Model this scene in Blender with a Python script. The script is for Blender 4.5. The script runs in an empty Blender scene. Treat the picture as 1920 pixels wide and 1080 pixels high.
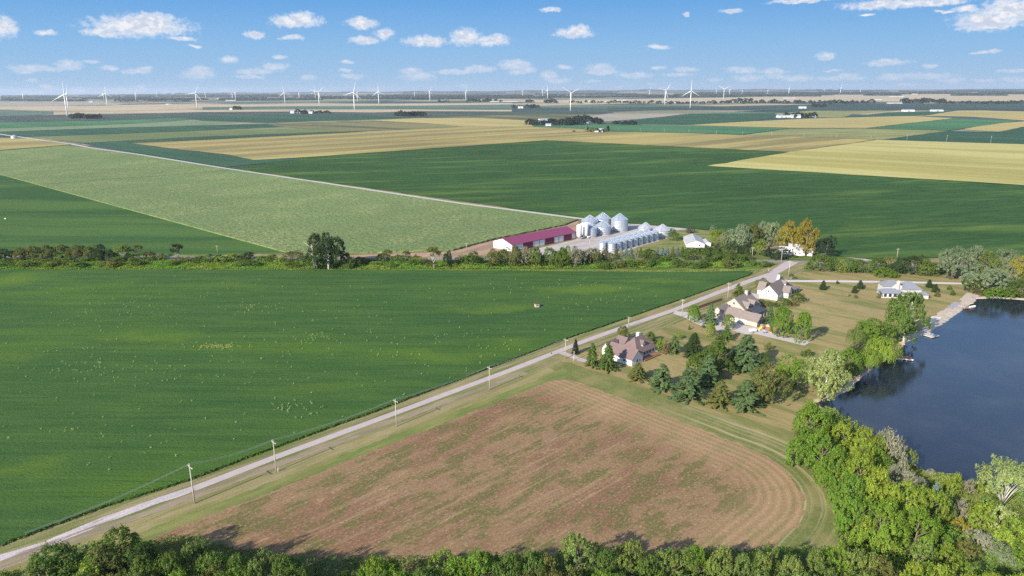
import bpy, math, random
import numpy as np
from mathutils import Vector, Matrix
from mathutils.geometry import tessellate_polygon
rng = np.random.default_rng(7); random.seed(7)
S = bpy.context.scene
C = S.collection

# ------------------------------------------------------------------ camera
F, H, ROLL = 1340.0, 110.0, -0.006          # focal length in photo pixels, flying height, roll
PIT = math.atan((540-165.5)/F)
fw = Vector((0, math.cos(PIT), -math.sin(PIT))); r0 = Vector((1, 0, 0)); u0 = Vector((0, math.sin(PIT), math.cos(PIT)))
RR = r0*math.cos(ROLL)+u0*math.sin(ROLL); UU = u0*math.cos(ROLL)-r0*math.sin(ROLL)
cam = bpy.data.objects.new('camera', bpy.data.cameras.new('camera')); C.objects.link(cam)
cam.matrix_world = Matrix(((RR.x, UU.x, -fw.x, 0), (RR.y, UU.y, -fw.y, 0), (RR.z, UU.z, -fw.z, H), (0, 0, 0, 1)))
cam.data.sensor_width = 36; cam.data.lens = 36*F/1920; cam.data.clip_start = 1; cam.data.clip_end = 120000
S.camera = cam

def ray(x, y):
    return fw+RR*((x-960)/F)+UU*((540-y)/F)
def G(x, y, z=0.0):                          # ground point seen at photo pixel (x, y)
    d = ray(x, y); t = (z-H)/d.z
    return (d.x*t, d.y*t)

# ------------------------------------------------------------------ light
SUN_EL, SHADOW_AZ = math.radians(26.5), math.radians(43)   # shadows fall 43 deg right of straight ahead
SUN, EXPO, SKYS = 4.7, 0.9, 0.145
EX = 2**EXPO
sl = bpy.data.lights.new('sun', 'SUN'); sl.energy = SUN; sl.angle = math.radians(0.55); sl.color = (1, .92, .78)
so = bpy.data.objects.new('sun', sl); C.objects.link(so)
tosun = Vector((-math.sin(SHADOW_AZ)*math.cos(SUN_EL), -math.cos(SHADOW_AZ)*math.cos(SUN_EL), math.sin(SUN_EL)))
so.rotation_euler = tosun.to_track_quat('Z', 'Y').to_euler(); so.location = (0, 0, 300)
S.view_settings.view_transform = 'Standard'; S.view_settings.look = 'None'
S.view_settings.exposure = EXPO; S.view_settings.gamma = 1; S.view_settings.use_curve_mapping = False
S.cycles.max_bounces = 6; S.cycles.diffuse_bounces = 2; S.cycles.transmission_bounces = 3; S.cycles.glossy_bounces = 3
S.cycles.volume_bounces = 0; S.cycles.use_denoising = False; S.cycles.sample_clamp_indirect = 1.2; S.cycles.sample_clamp_direct = 2.5; S.cycles.caustics_reflective = False; S.cycles.caustics_refractive = False

def s2l(c):
    c = c/255.0
    return c/12.92 if c <= .04045 else ((c+.055)/1.055)**2.4
def lin(r, g, b): return (s2l(r), s2l(g), s2l(b))
KREF = (1.50, 1.50, 1.40)                     # what a flat white surface in this light comes out as
def A(r, g, b):                              # base colour of a level surface that pictures as sRGB r,g,b
    l = lin(r, g, b)
    return tuple(min(.85, l[i]/KREF[i]) for i in range(3))+(1,)

# ------------------------------------------------------------------ node helper
class N:
    def __init__(s, tree): s.t = tree; s.l = tree.links
    def new(s, typ, **kw):
        n = s.t.nodes.new(typ)
        for k, v in kw.items(): setattr(n, k, v)
        return n
    def put(s, sock, v):
        if hasattr(v, 'links') or isinstance(v, bpy.types.NodeSocket): s.l.new(v, sock)
        else: sock.default_value = v
    def m(s, op, a, b=None, c=None, clamp=False):
        n = s.new('ShaderNodeMath', operation=op, use_clamp=clamp)
        s.put(n.inputs[0], a)
        if b is not None: s.put(n.inputs[1], b)
        if c is not None: s.put(n.inputs[2], c)
        return n.outputs[0]
    def v(s, op, a, b=None, c=None, out=0):
        n = s.new('ShaderNodeVectorMath', operation=op)
        s.put(n.inputs[0], a)
        if b is not None: s.put(n.inputs[1], b)
        if c is not None: s.put(n.inputs[2], c)
        return n.outputs[out]
    def noise(s, vec, scale, detail=4, rough=.55, col=False, dist=0):
        n = s.new('ShaderNodeTexNoise'); s.put(n.inputs['Vector'], vec)
        n.inputs['Scale'].default_value = scale; n.inputs['Detail'].default_value = detail
        n.inputs['Roughness'].default_value = rough; n.inputs['Distortion'].default_value = dist
        return n.outputs['Color' if col else 'Fac']
    def ramp(s, f, lo, hi, a=0., b=1.):
        n = s.new('ShaderNodeMapRange', interpolation_type='SMOOTHSTEP'); s.put(n.inputs[0], f)
        n.inputs[1].default_value = lo; n.inputs[2].default_value = hi; n.inputs[3].default_value = a; n.inputs[4].default_value = b
        return n.outputs[0]
    def mix(s, f, a, b, mode='MIX'):
        n = s.new('ShaderNodeMix', data_type='RGBA', blend_type=mode); s.put(n.inputs[0], f)
        s.put(n.inputs[6], a); s.put(n.inputs[7], b)
        return n.outputs[2]

# ------------------------------------------------------------------ sky with cumulus
W = bpy.data.worlds.new('World'); S.world = W; W.use_nodes = True
W.cycles.sampling_method = 'MANUAL'; W.cycles.sample_map_resolution = 512
n = N(W.node_tree); W.node_tree.nodes.clear()
sky = n.new('ShaderNodeTexSky', sky_type='NISHITA', sun_disc=False)
sky.sun_elevation = SUN_EL; sky.sun_rotation = math.pi+SHADOW_AZ; sky.altitude = 200; sky.air_density = 1.0; sky.dust_density = .6; sky.ozone_density = 2.0
tc = n.new('ShaderNodeTexCoord').outputs['Generated']
sp = n.new('ShaderNodeSeparateXYZ'); n.l.new(tc, sp.inputs[0])
az = n.m('ARCTAN2', sp.outputs[0], sp.outputs[1]); el = n.m('ARCSINE', sp.outputs[2])
cb = n.new('ShaderNodeCombineXYZ'); n.l.new(az, cb.inputs[0]); n.l.new(el, cb.inputs[1])
vec = cb.outputs[0]
def sk(r, g, b):
    l = lin(r, g, b); return tuple(c/EX/SKYS for c in l)+(1,)
cr = n.new('ShaderNodeValToRGB'); e = cr.color_ramp.elements
n.l.new(n.m('MULTIPLY', el, 1/0.22, clamp=True), cr.inputs[0])
e[0].position = 0; e[0].color = sk(170, 202, 232)
e[1].position = 1; e[1].color = sk(66, 138, 214)
for p, c in ((.08, (160, 196, 230)), (.25, (140, 188, 232)), (.5, (106, 168, 228)), (.75, (84, 152, 222))):
    k = e.new(p); k.color = sk(*c)
base = n.mix(n.ramp(el, .13, .42), cr.outputs[0], sky.outputs[0])
clouds = [(262,50,80,17),(285,38,40,12),(195,62,30,8),(5,52,20,17),(555,40,46,11),(565,33,26,10),(478,65,20,7),(548,71,20,4),(678,44,28,10),(676,38,16,8),(722,64,18,10),(684,76,30,7),(798,77,42,10),
 (873,70,28,16),(920,76,36,9),(935,68,12,6),(1034,18,18,5),(1075,63,36,9),(1085,56,18,9),(86,61,18,4),(343,73,22,4),(364,88,10,3),(427,111,15,6),(524,107,12,4),(131,122,20,9),(70,129,38,6),(43,135,14,4),
 (172,117,14,4),(204,129,14,5),(258,135,24,5),(272,129,12,4),(372,140,30,9),(375,131,18,7),(515,126,26,7),(480,134,34,6),(468,144,25,4),(578,145,15,5),(650,116,12,3),(648,132,12,4),(662,143,25,5),(785,144,34,8),
 (770,134,22,6),(850,135,42,5),(895,131,34,7),(965,122,32,10),(985,131,22,8),(968,137,18,5),(1030,143,18,9),(1048,152,24,5),(1058,126,14,5),(1125,128,26,8),(1130,135,34,5),(1190,142,34,6),(1236,127,13,4),(1285,131,24,5),
 (1270,141,28,4),(1232,88,22,4),(1548,106,17,7),(1664,118,36,5),(1660,113,18,4),(1744,124,14,4),(1390,132,32,6),(1405,147,28,7),(1448,135,22,6),(1490,147,34,6),(1455,145,20,5),(1575,147,40,4),(1590,143,20,4),(1675,146,26,6),
 (1735,143,42,5),(1785,151,22,4),(1850,151,20,3),(1905,149,20,5),(1900,133,24,3),(1863,98,10,3),(1840,100,18,2),(1371,21,18,4),(1286,27,8,4),(1660,9,68,8),(1740,5,60,6),(1770,22,14,3),(1810,18,22,5),(1860,36,52,17),
 (1895,20,40,20),(1855,51,46,4),(1500,2,50,4),(90,165,12,5),(145,173,16,5),(205,174,20,5),(232,170,16,6),(262,167,12,8),(420,173,18,4),(1110,153,14,3),(1160,163,10,2),(1220,158,10,2),(1250,165,18,3),(870,162,10,4),
 (700,170,16,3),(610,172,20,3),(320,173,18,3),(1340,150,14,3),(1700,160,14,3),(60,152,10,3),(1560,133,16,2),(60,174,20,3),(1625,28,12,2)]
w1 = n.noise(vec, 55, 5, .6, col=True)
vd = n.v('MULTIPLY_ADD', w1, (.016, .009, 0), n.v('ADD', vec, (-.008, -.0045, 0)))
mn = None
for (x, y, rx, ry) in clouds:
    d = ray(x, y-.5).normalized()
    ca, ce = math.atan2(d.x, d.y), math.asin(d.z)
    ix, iy = F/rx/.98, F/ry/1.0
    q = n.v('LENGTH', n.v('MULTIPLY_ADD', vd, (ix, iy, 0), (-ca*ix, -ce*iy, 0)), out=1)
    mn = q if mn is None else n.m('SMOOTH_MIN', mn, q, .12)
nf = n.noise(n.v('MULTIPLY', vec, (1, 1.35, 1)), 130, 7, .68)
mm = n.m('MULTIPLY_ADD', n.m('SUBTRACT', nf, .5), 1.7, mn)
al = n.ramp(mm, 1.22, .3)
low = n.ramp(el, -.005, .075, .5, .95)
al = n.m('MULTIPLY', al, low)
# scattered small clouds outside the picture, overhead and behind
pl = n.v('DIVIDE', tc, sp.outputs[2])
far = n.m('MULTIPLY', n.ramp(n.noise(pl, 1.6, 6, .6), .58, .68), n.ramp(el, .17, .3, 0, .8))
al = n.m('MAXIMUM', al, far)
core = n.ramp(mm, .9, .3)
shd = n.m('MULTIPLY', n.ramp(n.noise(n.v('MULTIPLY', vec, (1, 1.6, 1)), 90, 6, .62), .40, .60), core)
ccol = n.mix(shd, sk(248, 248, 250), sk(206, 214, 232))
ccol = n.mix(n.ramp(el, .0, .09, .55, 0), ccol, sk(206, 216, 238))
out = n.mix(al, base, ccol)
bg = n.new('ShaderNodeBackground'); n.l.new(out, bg.inputs[0]); bg.inputs[1].default_value = SKYS
wo = n.new('ShaderNodeOutputWorld'); n.l.new(bg.outputs[0], wo.inputs[0])

# ------------------------------------------------------------------ object helpers
def tag(o, label=None, cat=None, group=None, kind=None):
    if label: o['label'] = label
    if cat: o['category'] = cat
    if group: o['group'] = group
    if kind: o['kind'] = kind
    return o
def link(name, me, mat=None, parent=None):
    o = bpy.data.objects.new(name, me); C.objects.link(o)
    if mat is not None:
        for m_ in (mat if isinstance(mat, (list, tuple)) else [mat]): me.materials.append(m_)
    if parent is not None: o.parent = parent
    return o
def empty(name, loc, rz=0):
    o = bpy.data.objects.new(name, None); C.objects.link(o); o.location = loc; o.rotation_euler = (0, 0, rz); o.empty_display_size = .5
    return o
class MB:
    def __init__(s): s.v = []; s.f = []; s.mi = []
    def add(s, vs, fs, mi=0):
        k = len(s.v); s.v += [tuple(p) for p in vs]; s.f += [tuple(i+k for i in f) for f in fs]; s.mi += [mi]*len(fs); return s
    def box(s, x0, x1, y0, y1, z0, z1, mi=0):
        v = [(x, y, z) for z in (z0, z1) for y in (y0, y1) for x in (x0, x1)]
        return s.add(v, [(0, 2, 3, 1), (4, 5, 7, 6), (0, 1, 5, 4), (1, 3, 7, 5), (3, 2, 6, 7), (2, 0, 4, 6)], mi)
    def tube(s, pts, rs, n=6, mi=0):
        pts = [Vector(p) for p in pts]; vs = []; k = len(pts)
        for i, p in enumerate(pts):
            t = (pts[min(i+1, k-1)]-pts[max(i-1, 0)]).normalized()
            a = t.orthogonal().normalized(); b = t.cross(a)
            r = rs[i] if isinstance(rs, (list, tuple)) else rs
            vs += [p+a*(r*math.cos(6.28318*j/n))+b*(r*math.sin(6.28318*j/n)) for j in range(n)]
        fs = [(i*n+j, i*n+(j+1) % n, (i+1)*n+(j+1) % n, (i+1)*n+j) for i in range(k-1) for j in range(n)]
        fs += [tuple(range(n))[::-1], tuple((k-1)*n+j for j in range(n))]
        return s.add(vs, fs, mi)
    def lathe(s, prof, n=24, cx=0, cy=0, mi=0):
        vs = [(cx+r*math.cos(6.28318*j/n), cy+r*math.sin(6.28318*j/n), z) for (r, z) in prof for j in range(n)]
        fs = [(i*n+j, i*n+(j+1) % n, (i+1)*n+(j+1) % n, (i+1)*n+j) for i in range(len(prof)-1) for j in range(n)]
        return s.add(vs, fs, mi)
    def mesh(s, name, smooth=False):
        me = bpy.data.meshes.new(name); me.from_pydata(s.v, [], s.f); me.update()
        if any(s.mi): me.polygons.foreach_set('material_index', s.mi)
        if smooth: me.shade_smooth()
        return me
    def build(s, name, mat, parent=None, smooth=False):
        return link(name, s.mesh(name, smooth), mat, parent)

# ------------------------------------------------------------------ materials
def base_mat(name, rough=.9, spec=.2):
    m = bpy.data.materials.new(name); m.use_nodes = True
    nn = N(m.node_tree); b = m.node_tree.nodes['Principled BSDF']
    b.inputs['Roughness'].default_value = rough; b.inputs['Specular IOR Level'].default_value = spec
    return m, nn, b
def bump(nn, b, h, strength=.5, dist=.3):
    k = nn.new('ShaderNodeBump'); k.inputs['Strength'].default_value = strength; k.inputs['Distance'].default_value = dist
    nn.put(k.inputs['Height'], h); nn.l.new(k.outputs[0], b.inputs['Normal'])
def rotpos(nn, deg):
    g = nn.new('ShaderNodeNewGeometry').outputs['Position']
    mp = nn.new('ShaderNodeMapping'); mp.inputs['Rotation'].default_value = (0, 0, -math.radians(deg)); nn.l.new(g, mp.inputs[0])
    return mp.outputs[0]
def scl(nn, vec, s):
    return nn.v('MULTIPLY', vec, s)
ROADDIR = 43.5
def field_mat(name, c0, c1, c2, ang=ROADDIR, patch=90., fine=2., stretch=6., row=0., rowamp=.0, bmp=.4, lo=.42, hi=.6, speck=.12):
    """crop or grass surface: c0 main, c1 fine variation along the rows, c2 wide patches"""
    m, nn, b = base_mat(name, .95, .05)
    p = rotpos(nn, ang)
    st = nn.noise(scl(nn, p, (1/(patch*stretch*.4), 1/(patch*.4), 1)), 1, 5, .6)
    fi = nn.noise(scl(nn, p, (1/(fine*stretch), 1/fine, 1)), 1, 4, .65)
    sm = nn.noise(p, 1/fine*1.3, 3, .7)
    col = nn.mix(nn.ramp(fi, .35, .68), c0, c1)
    col = nn.mix(nn.ramp(st, lo, hi), col, c2)
    big = nn.noise(p, 1/(patch*2.4), 3, .5)
    val = nn.m('MULTIPLY_ADD', big, .5, .75)
    val = nn.m('MULTIPLY', val, nn.m('MULTIPLY_ADD', sm, speck*4, 1-speck*2))
    if rowamp:
        sy = nn.new('ShaderNodeSeparateXYZ'); nn.l.new(p, sy.inputs[0])
        w = nn.m('SINE', nn.m('MULTIPLY', sy.outputs[1], 6.28318/row))
        val = nn.m('MULTIPLY', val, nn.m('MULTIPLY_ADD', w, rowamp, 1))
    cm = nn.new('ShaderNodeCombineXYZ')
    for i in range(3): nn.l.new(val, cm.inputs[i])
    out = nn.v('MULTIPLY', col, cm.outputs[0])
    nn.l.new(out, b.inputs['Base Color'])
    bump(nn, b, nn.m('ADD', sm, fi), bmp, fine*.35)
    return m
def plain(name, c, rough=.8, var=.08, scale=1.5, spec=.2, bmp=0):
    m, nn, b = base_mat(name, rough, spec)
    p = nn.new('ShaderNodeNewGeometry').outputs['Position']
    f = nn.noise(p, scale, 5, .6)
    v = nn.m('MULTIPLY_ADD', f, var*4, 1-var*2); cm = nn.new('ShaderNodeCombineXYZ')
    for i in range(3): nn.l.new(v, cm.inputs[i])
    nn.l.new(nn.v('MULTIPLY', tuple(c[:3]), cm.outputs[0]), b.inputs['Base Color'])
    if bmp: bump(nn, b, f, bmp, .1)
    return m

M = {}
M['gravel'] = plain('gravel_road', A(200, 186, 178), .95, .10, .8, bmp=.3)
M['chip'] = plain('chip_seal', A(204, 188, 180), .95, .09, .35)
M['dirtroad'] = field_mat('worn_dirt_road', A(204, 190, 182), A(222, 210, 206), A(150, 132, 116), ROADDIR, 14, .9, 5, lo=.5, hi=.62)
M['concrete'] = plain('concrete', A(214, 202, 192), .9, .04, .3)
M['pale'] = plain('pale_crushed_stone', A(212, 200, 192), .95, .12, .1)
M['white'] = plain('white_paint', (.64, .64, .64, 1), .5, .03, .5)
M['offwhite'] = plain('off_white_siding', (.46, .44, .41, 1), .6, .03, .5)
M['tan_siding'] = plain('tan_siding', (.42, .365, .315, 1), .7, .03, .5)
M['maroon'] = plain('maroon_steel', (.21, .035, .085, 1), .45, .05, .25, .4)
M['maroon_door'] = plain('maroon_door_steel', (.16, .025, .06, 1), .5, .05, .4)
M['glass'] = plain('window_glass', (.03, .035, .045, 1), .1, .05, 1, .6)
M['wood'] = plain('weathered_wood', (.42, .38, .33, 1), .9, .1, 2)
M['dwood'] = plain('brown_deck', (.25, .13, .09, 1), .9, .1, 2)
M['insul'] = plain('porcelain_insulator', (.55, .56, .58, 1), .3, .02, 1)
M['wire'] = plain('aluminium_wire', (.35, .36, .37, 1), .5, .02, 1)
M['bark'] = plain('tree_bark', (.16, .13, .10, 1), .95, .15, 3)
M['pbark'] = plain('pale_bark', (.55, .52, .46, 1), .9, .12, 2)
M['turb'] = plain('turbine_white', (.80, .80, .80, 1), .4, .01, .1)
M['black'] = plain('black_steel', (.03, .03, .03, 1), .5, .05, 1)
M['brick'] = plain('dark_brick', (.12, .06, .05, 1), .9, .1, 2)
M['red'] = plain('red_plastic', (.6, .10, .08, 1), .4, .02, 1); M['yellow'] = plain('yellow_plastic', (.75, .55, .10, 1), .4, .02, 1)
M['blue'] = plain('blue_plastic', (.25, .32, .55, 1), .4, .02, 1)
M['soil'] = field_mat('bare_red_soil', A(190, 150, 126), A(204, 168, 144), A(170, 144, 116), ROADDIR, 30, 1.5, 4)
M['rock'] = plain('shore_rock', (.42, .35, .28, 1), .95, .25, .7, bmp=.6)
M['sand'] = plain('beach_sand', (.48, .36, .27, 1), .95, .1, .3)
M['shingle_red'] = plain('mauve_shingles', (.165, .118, .112, 1), .95, .16, .9)
M['shingle_tan'] = plain('brown_shingles', (.20, .165, .15, 1), .95, .13, .9)
M['shingle_grey'] = plain('grey_shingles', (.185, .20, .235, 1), .95, .1, .9)
M['shingle_old'] = plain('mottled_old_roof', (.36, .36, .37, 1), .95, .22, .35)
M['dark_deck'] = plain('slate_membrane', (.055, .065, .085, 1), .9, .1, .9)
def metal(name, c, rough, ribs=90):
    m, nn, b = base_mat(name, rough, .5)
    b.inputs['Metallic'].default_value = .55
    tcn = nn.new('ShaderNodeTexCoord').outputs['Object']
    sp_ = nn.new('ShaderNodeSeparateXYZ'); nn.l.new(tcn, sp_.inputs[0])
    f = nn.m('SINE', nn.m('MULTIPLY', sp_.outputs[2], 14))
    st = nn.noise(nn.v('MULTIPLY', tcn, (1.2, 1.2, .15)), 1.5, 3, .6)
    a = nn.m('ARCTAN2', sp_.outputs[1], sp_.outputs[0])
    seam = nn.m('GREATER_THAN', nn.m('SINE', nn.m('MULTIPLY', a, 22)), .93)
    col = nn.mix(nn.ramp(st, .35, .7), tuple(c)+(1,), tuple(x*.78 for x in c)+(1,))
    col = nn.mix(nn.m('MULTIPLY', seam, .35), col, (.12, .13, .15, 1))
    nn.l.new(col, b.inputs['Base Color']); bump(nn, b, f, .25, .03)
    return m
M['galv'] = metal('galvanised_steel', (.56, .60, .66), .38)
M['galvroof'] = metal('galvanised_roof', (.50, .56, .63), .42)
M['galvold'] = metal('weathered_galvanised', (.60, .60, .64), .5)

def leaf_mat():
    m = bpy.data.materials.new('foliage'); m.use_nodes = True; nn = N(m.node_tree); m.node_tree.nodes.clear()
    oi = nn.new('ShaderNodeObjectInfo')
    at = nn.new('ShaderNodeAttribute', attribute_name='leafvar', attribute_type='GEOMETRY')
    s = nn.new('ShaderNodeSeparateColor'); nn.l.new(at.outputs['Color'], s.inputs[0])
    val = nn.m('MULTIPLY_ADD', s.outputs[0], 1.1, .45)
    hv = nn.new('ShaderNodeHueSaturation'); nn.l.new(oi.outputs['Color'], hv.inputs['Color'])
    nn.put(hv.inputs['Hue'], nn.m('MULTIPLY_ADD', s.outputs[1], -.045, .52)); nn.put(hv.inputs['Value'], val)
    hv.inputs['Saturation'].default_value = 1.0
    d = nn.new('ShaderNodeBsdfDiffuse'); t = nn.new('ShaderNodeBsdfTranslucent')
    nn.l.new(hv.outputs[0], d.inputs[0])
    nn.l.new(nn.mix(1.0, hv.outputs[0], (1.1, 1.25, .6, 1), 'MULTIPLY'), t.inputs[0])
    mx = nn.new('ShaderNodeMixShader'); mx.inputs[0].default_value = .3
    nn.l.new(d.outputs[0], mx.inputs[1]); nn.l.new(t.outputs[0], mx.inputs[2])
    o = nn.new('ShaderNodeOutputMaterial'); nn.l.new(mx.outputs[0], o.inputs[0])
    return m
LEAF = leaf_mat()

# ------------------------------------------------------------------ ground, fields, roads
def ground_mat():
    m, nn, b = base_mat('far_farmland', .97, .05)
    p = rotpos(nn, 41.5)
    wob = nn.noise(p, 1/2500., 2, .5, col=True)
    q = nn.v('MULTIPLY_ADD', wob, (260, 260, 0), p)
    cell = nn.new('ShaderNodeTexWhiteNoise', noise_dimensions='2D')
    fl = nn.v('FLOOR', nn.v('MULTIPLY', q, (1/790., 1/395., 0)))
    nn.l.new(fl, cell.inputs['Vector'])
    cr = nn.new('ShaderNodeValToRGB'); cr.color_ramp.interpolation = 'CONSTANT'; nn.l.new(cell.outputs['Value'], cr.inputs[0])
    cols = [(62, 92, 82), (150, 150, 116), (92, 118, 92), (196, 180, 142), (74, 96, 92), (176, 162, 132), (70, 88, 84), (120, 140, 108), (206, 186, 150), (84, 100, 96)]
    el_ = cr.color_ramp.elements
    while len(el_) < len(cols): el_.new(.5)
    for i, c in enumerate(cols): el_[i].position = i/len(cols); el_[i].color = A(*c)
    st = nn.noise(nn.v('MULTIPLY', p, (1/900., 1/120., 1)), 1, 4, .6)
    col = nn.mix(nn.ramp(st, .3, .75, 0, .35), cr.outputs[0], A(110, 118, 100))
    near = nn.v('LENGTH', nn.new('ShaderNodeNewGeometry').outputs['Position'], out=1)
    g2 = nn.mix(nn.ramp(nn.noise(p, .25, 6, .65), .4, .62), A(142, 136, 92), A(116, 126, 74))
    g2 = nn.mix(nn.ramp(nn.noise(p, .03, 4, .6), .45, .65), g2, A(168, 150, 112))
    col = nn.mix(nn.ramp(near, 650, 1000), g2, col)
    nn.l.new(col, b.inputs['Base Color'])
    return m
gr = MB(); NR = 240
rings = [0, 500, 2000, 8000, 26300]
vs = [(0, 0, 0)]+[(r*math.cos(6.28318*j/NR), r*math.sin(6.28318*j/NR), 0) for r in rings[1:] for j in range(NR)]
fs = [(0, 1+j, 1+(j+1) % NR) for j in range(NR)]
for k in range(3):
    o_ = 1+k*NR
    fs += [(o_+j, o_+NR+j, o_+NR+(j+1) % NR, o_+(j+1) % NR) for j in range(NR)]
gr.add(vs, fs)
tag(gr.build('ground', ground_mat()), kind='structure')

def smooth_poly(pts, it=2):
    for _ in range(it):
        q = []
        for i in range(len(pts)):
            a, b = pts[i], pts[(i+1) % len(pts)]
            q += [(a[0]*.75+b[0]*.25, a[1]*.75+b[1]*.25), (a[0]*.25+b[0]*.75, a[1]*.25+b[1]*.75)]
        pts = q
    return pts
def sheet(name, pts, mat, z, kind='structure', h=0, rag=0, step=1.5):
    """flat sheet (or slab with sides of height h) over world points"""
    if rag:
        q = []
        for i in range(len(pts)):
            a = Vector(pts[i]); b = Vector(pts[(i+1) % len(pts)]); L = (b-a).length
            k = max(1, min(900, int(L/step)))
            nx = Vector((-(b-a).y, (b-a).x))/max(L, 1e-6)
            for j in range(k):
                q.append(tuple(a.lerp(b, j/k)+nx*random.uniform(-rag, rag)))
        pts = q
    top = [(x, y, z+h) for x, y in pts]
    tris = tessellate_polygon([[Vector((x, y, 0)) for x, y in pts]])
    mb = MB(); fs = []
    for t in tris:
        a, b, c = (pts[i] for i in t)
        cr_ = (b[0]-a[0])*(c[1]-a[1])-(b[1]-a[1])*(c[0]-a[0])
        fs.append(tuple(t) if cr_ > 0 else tuple(t)[::-1])
    mb.add(top, fs)
    if h:
        k = len(pts); mb.add(top+[(x, y, z-.01) for x, y in pts], [(i, (i+1) % k, k+(i+1) % k, k+i) for i in range(k)])
    o = mb.build(name, mat); tag(o, kind=kind)
    return o
def field(pts, mat, z, name='field', **kw): return sheet(name, [G(*p) for p in pts], mat, z, **kw)
def strip_pts(cl, w):
    cl = [Vector(p) for p in cl]; Lf, Rt = [], []
    for i, p in enumerate(cl):
        t = (cl[min(i+1, len(cl)-1)]-cl[max(i-1, 0)]).normalized(); nrm = Vector((-t.y, t.x))
        ww = w[i] if isinstance(w, (list, tuple)) else w
        Lf.append(tuple(p+nrm*ww/2)); Rt.append(tuple(p-nrm*ww/2))
    return Lf+Rt[::-1]
def road(name, px, w, mat, z, world=False, rag=0):
    return sheet(name, strip_pts(px if world else [G(*p) for p in px], w), mat, z, rag=rag, step=2.5)

def fm(nm, a, b, c, **k): return field_mat(nm, A(*a), A(*b), A(*c), **k)
far = dict(patch=200., fine=14., stretch=10., bmp=.1, speck=.05, ang=-43)
TANF = fm('stubble_tan_far', (206, 190, 150), (196, 178, 140), (214, 194, 160), **far)
PINK = fm('pinkish_tan_far', (180, 170, 150), (170, 162, 144), (188, 176, 152), **far)
DSLT = fm('slate_green_cloud_shade', (84, 96, 84), (76, 88, 80), (94, 106, 88), **far)  # dark grey bands: cloud shadow painted into the field colour
GRGR = fm('grey_green_far', (102, 124, 104), (94, 116, 98), (112, 132, 108), **far)
BRGR = fm('bright_green_far', (84, 128, 86), (78, 120, 82), (92, 138, 92), **far)
PLGR = fm('pale_green_far', (136, 154, 112), (128, 148, 108), (142, 158, 118), **far)
DKGR = fm('dark_green_far', (66, 100, 74), (60, 92, 70), (76, 108, 78), **far)
OLIV = fm('olive_far', (124, 138, 88), (118, 132, 84), (134, 142, 92), **far)
OLBR = fm('olive_brown_far', (114, 116, 84), (96, 108, 76), (150, 142, 96), **far)
YELL = fm('ripe_yellow_far', (196, 180, 116), (206, 186, 124), (186, 172, 108), **far)
GOLD = fm('ripe_wheat', (182, 166, 104), (198, 180, 112), (152, 140, 92), patch=150., fine=9., stretch=12., bmp=.2, speck=.06, ang=41)
GOLD2 = fm('ripe_corn', (200, 190, 118), (210, 200, 130), (184, 174, 100), patch=160., fine=9., stretch=12., bmp=.2, speck=.06, ang=-40)
BLUG = fm('blue_green_cloud_shade', (74, 90, 82), (66, 82, 78), (82, 100, 84), **far)  # darkened field colour stands in for cloud shadow on the far plain
PAST = fm('pasture', (174, 172, 112), (160, 160, 104), (136, 140, 88), patch=60., fine=10., stretch=8., bmp=.2, ang=0)
BEANFAR = fm('far_soybeans', (58, 90, 48), (74, 106, 54), (110, 134, 62), patch=80., fine=5., stretch=6., bmp=.3, speck=.08, ang=14, lo=.48, hi=.74)  # patch tones mix crop variation with painted cloud shadow
CORN = fm('tasselled_corn', (158, 170, 112), (122, 138, 80), (132, 150, 94), patch=120., fine=3.2, stretch=1.2, bmp=.9, speck=.30, ang=41, lo=.4, hi=.56)
BEAN2 = fm('left_soybeans', (72, 106, 56), (64, 96, 50), (90, 120, 60), patch=110., fine=4., stretch=9., bmp=.3, speck=.07, ang=-3)
z1, z2 = .25, .5
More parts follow.
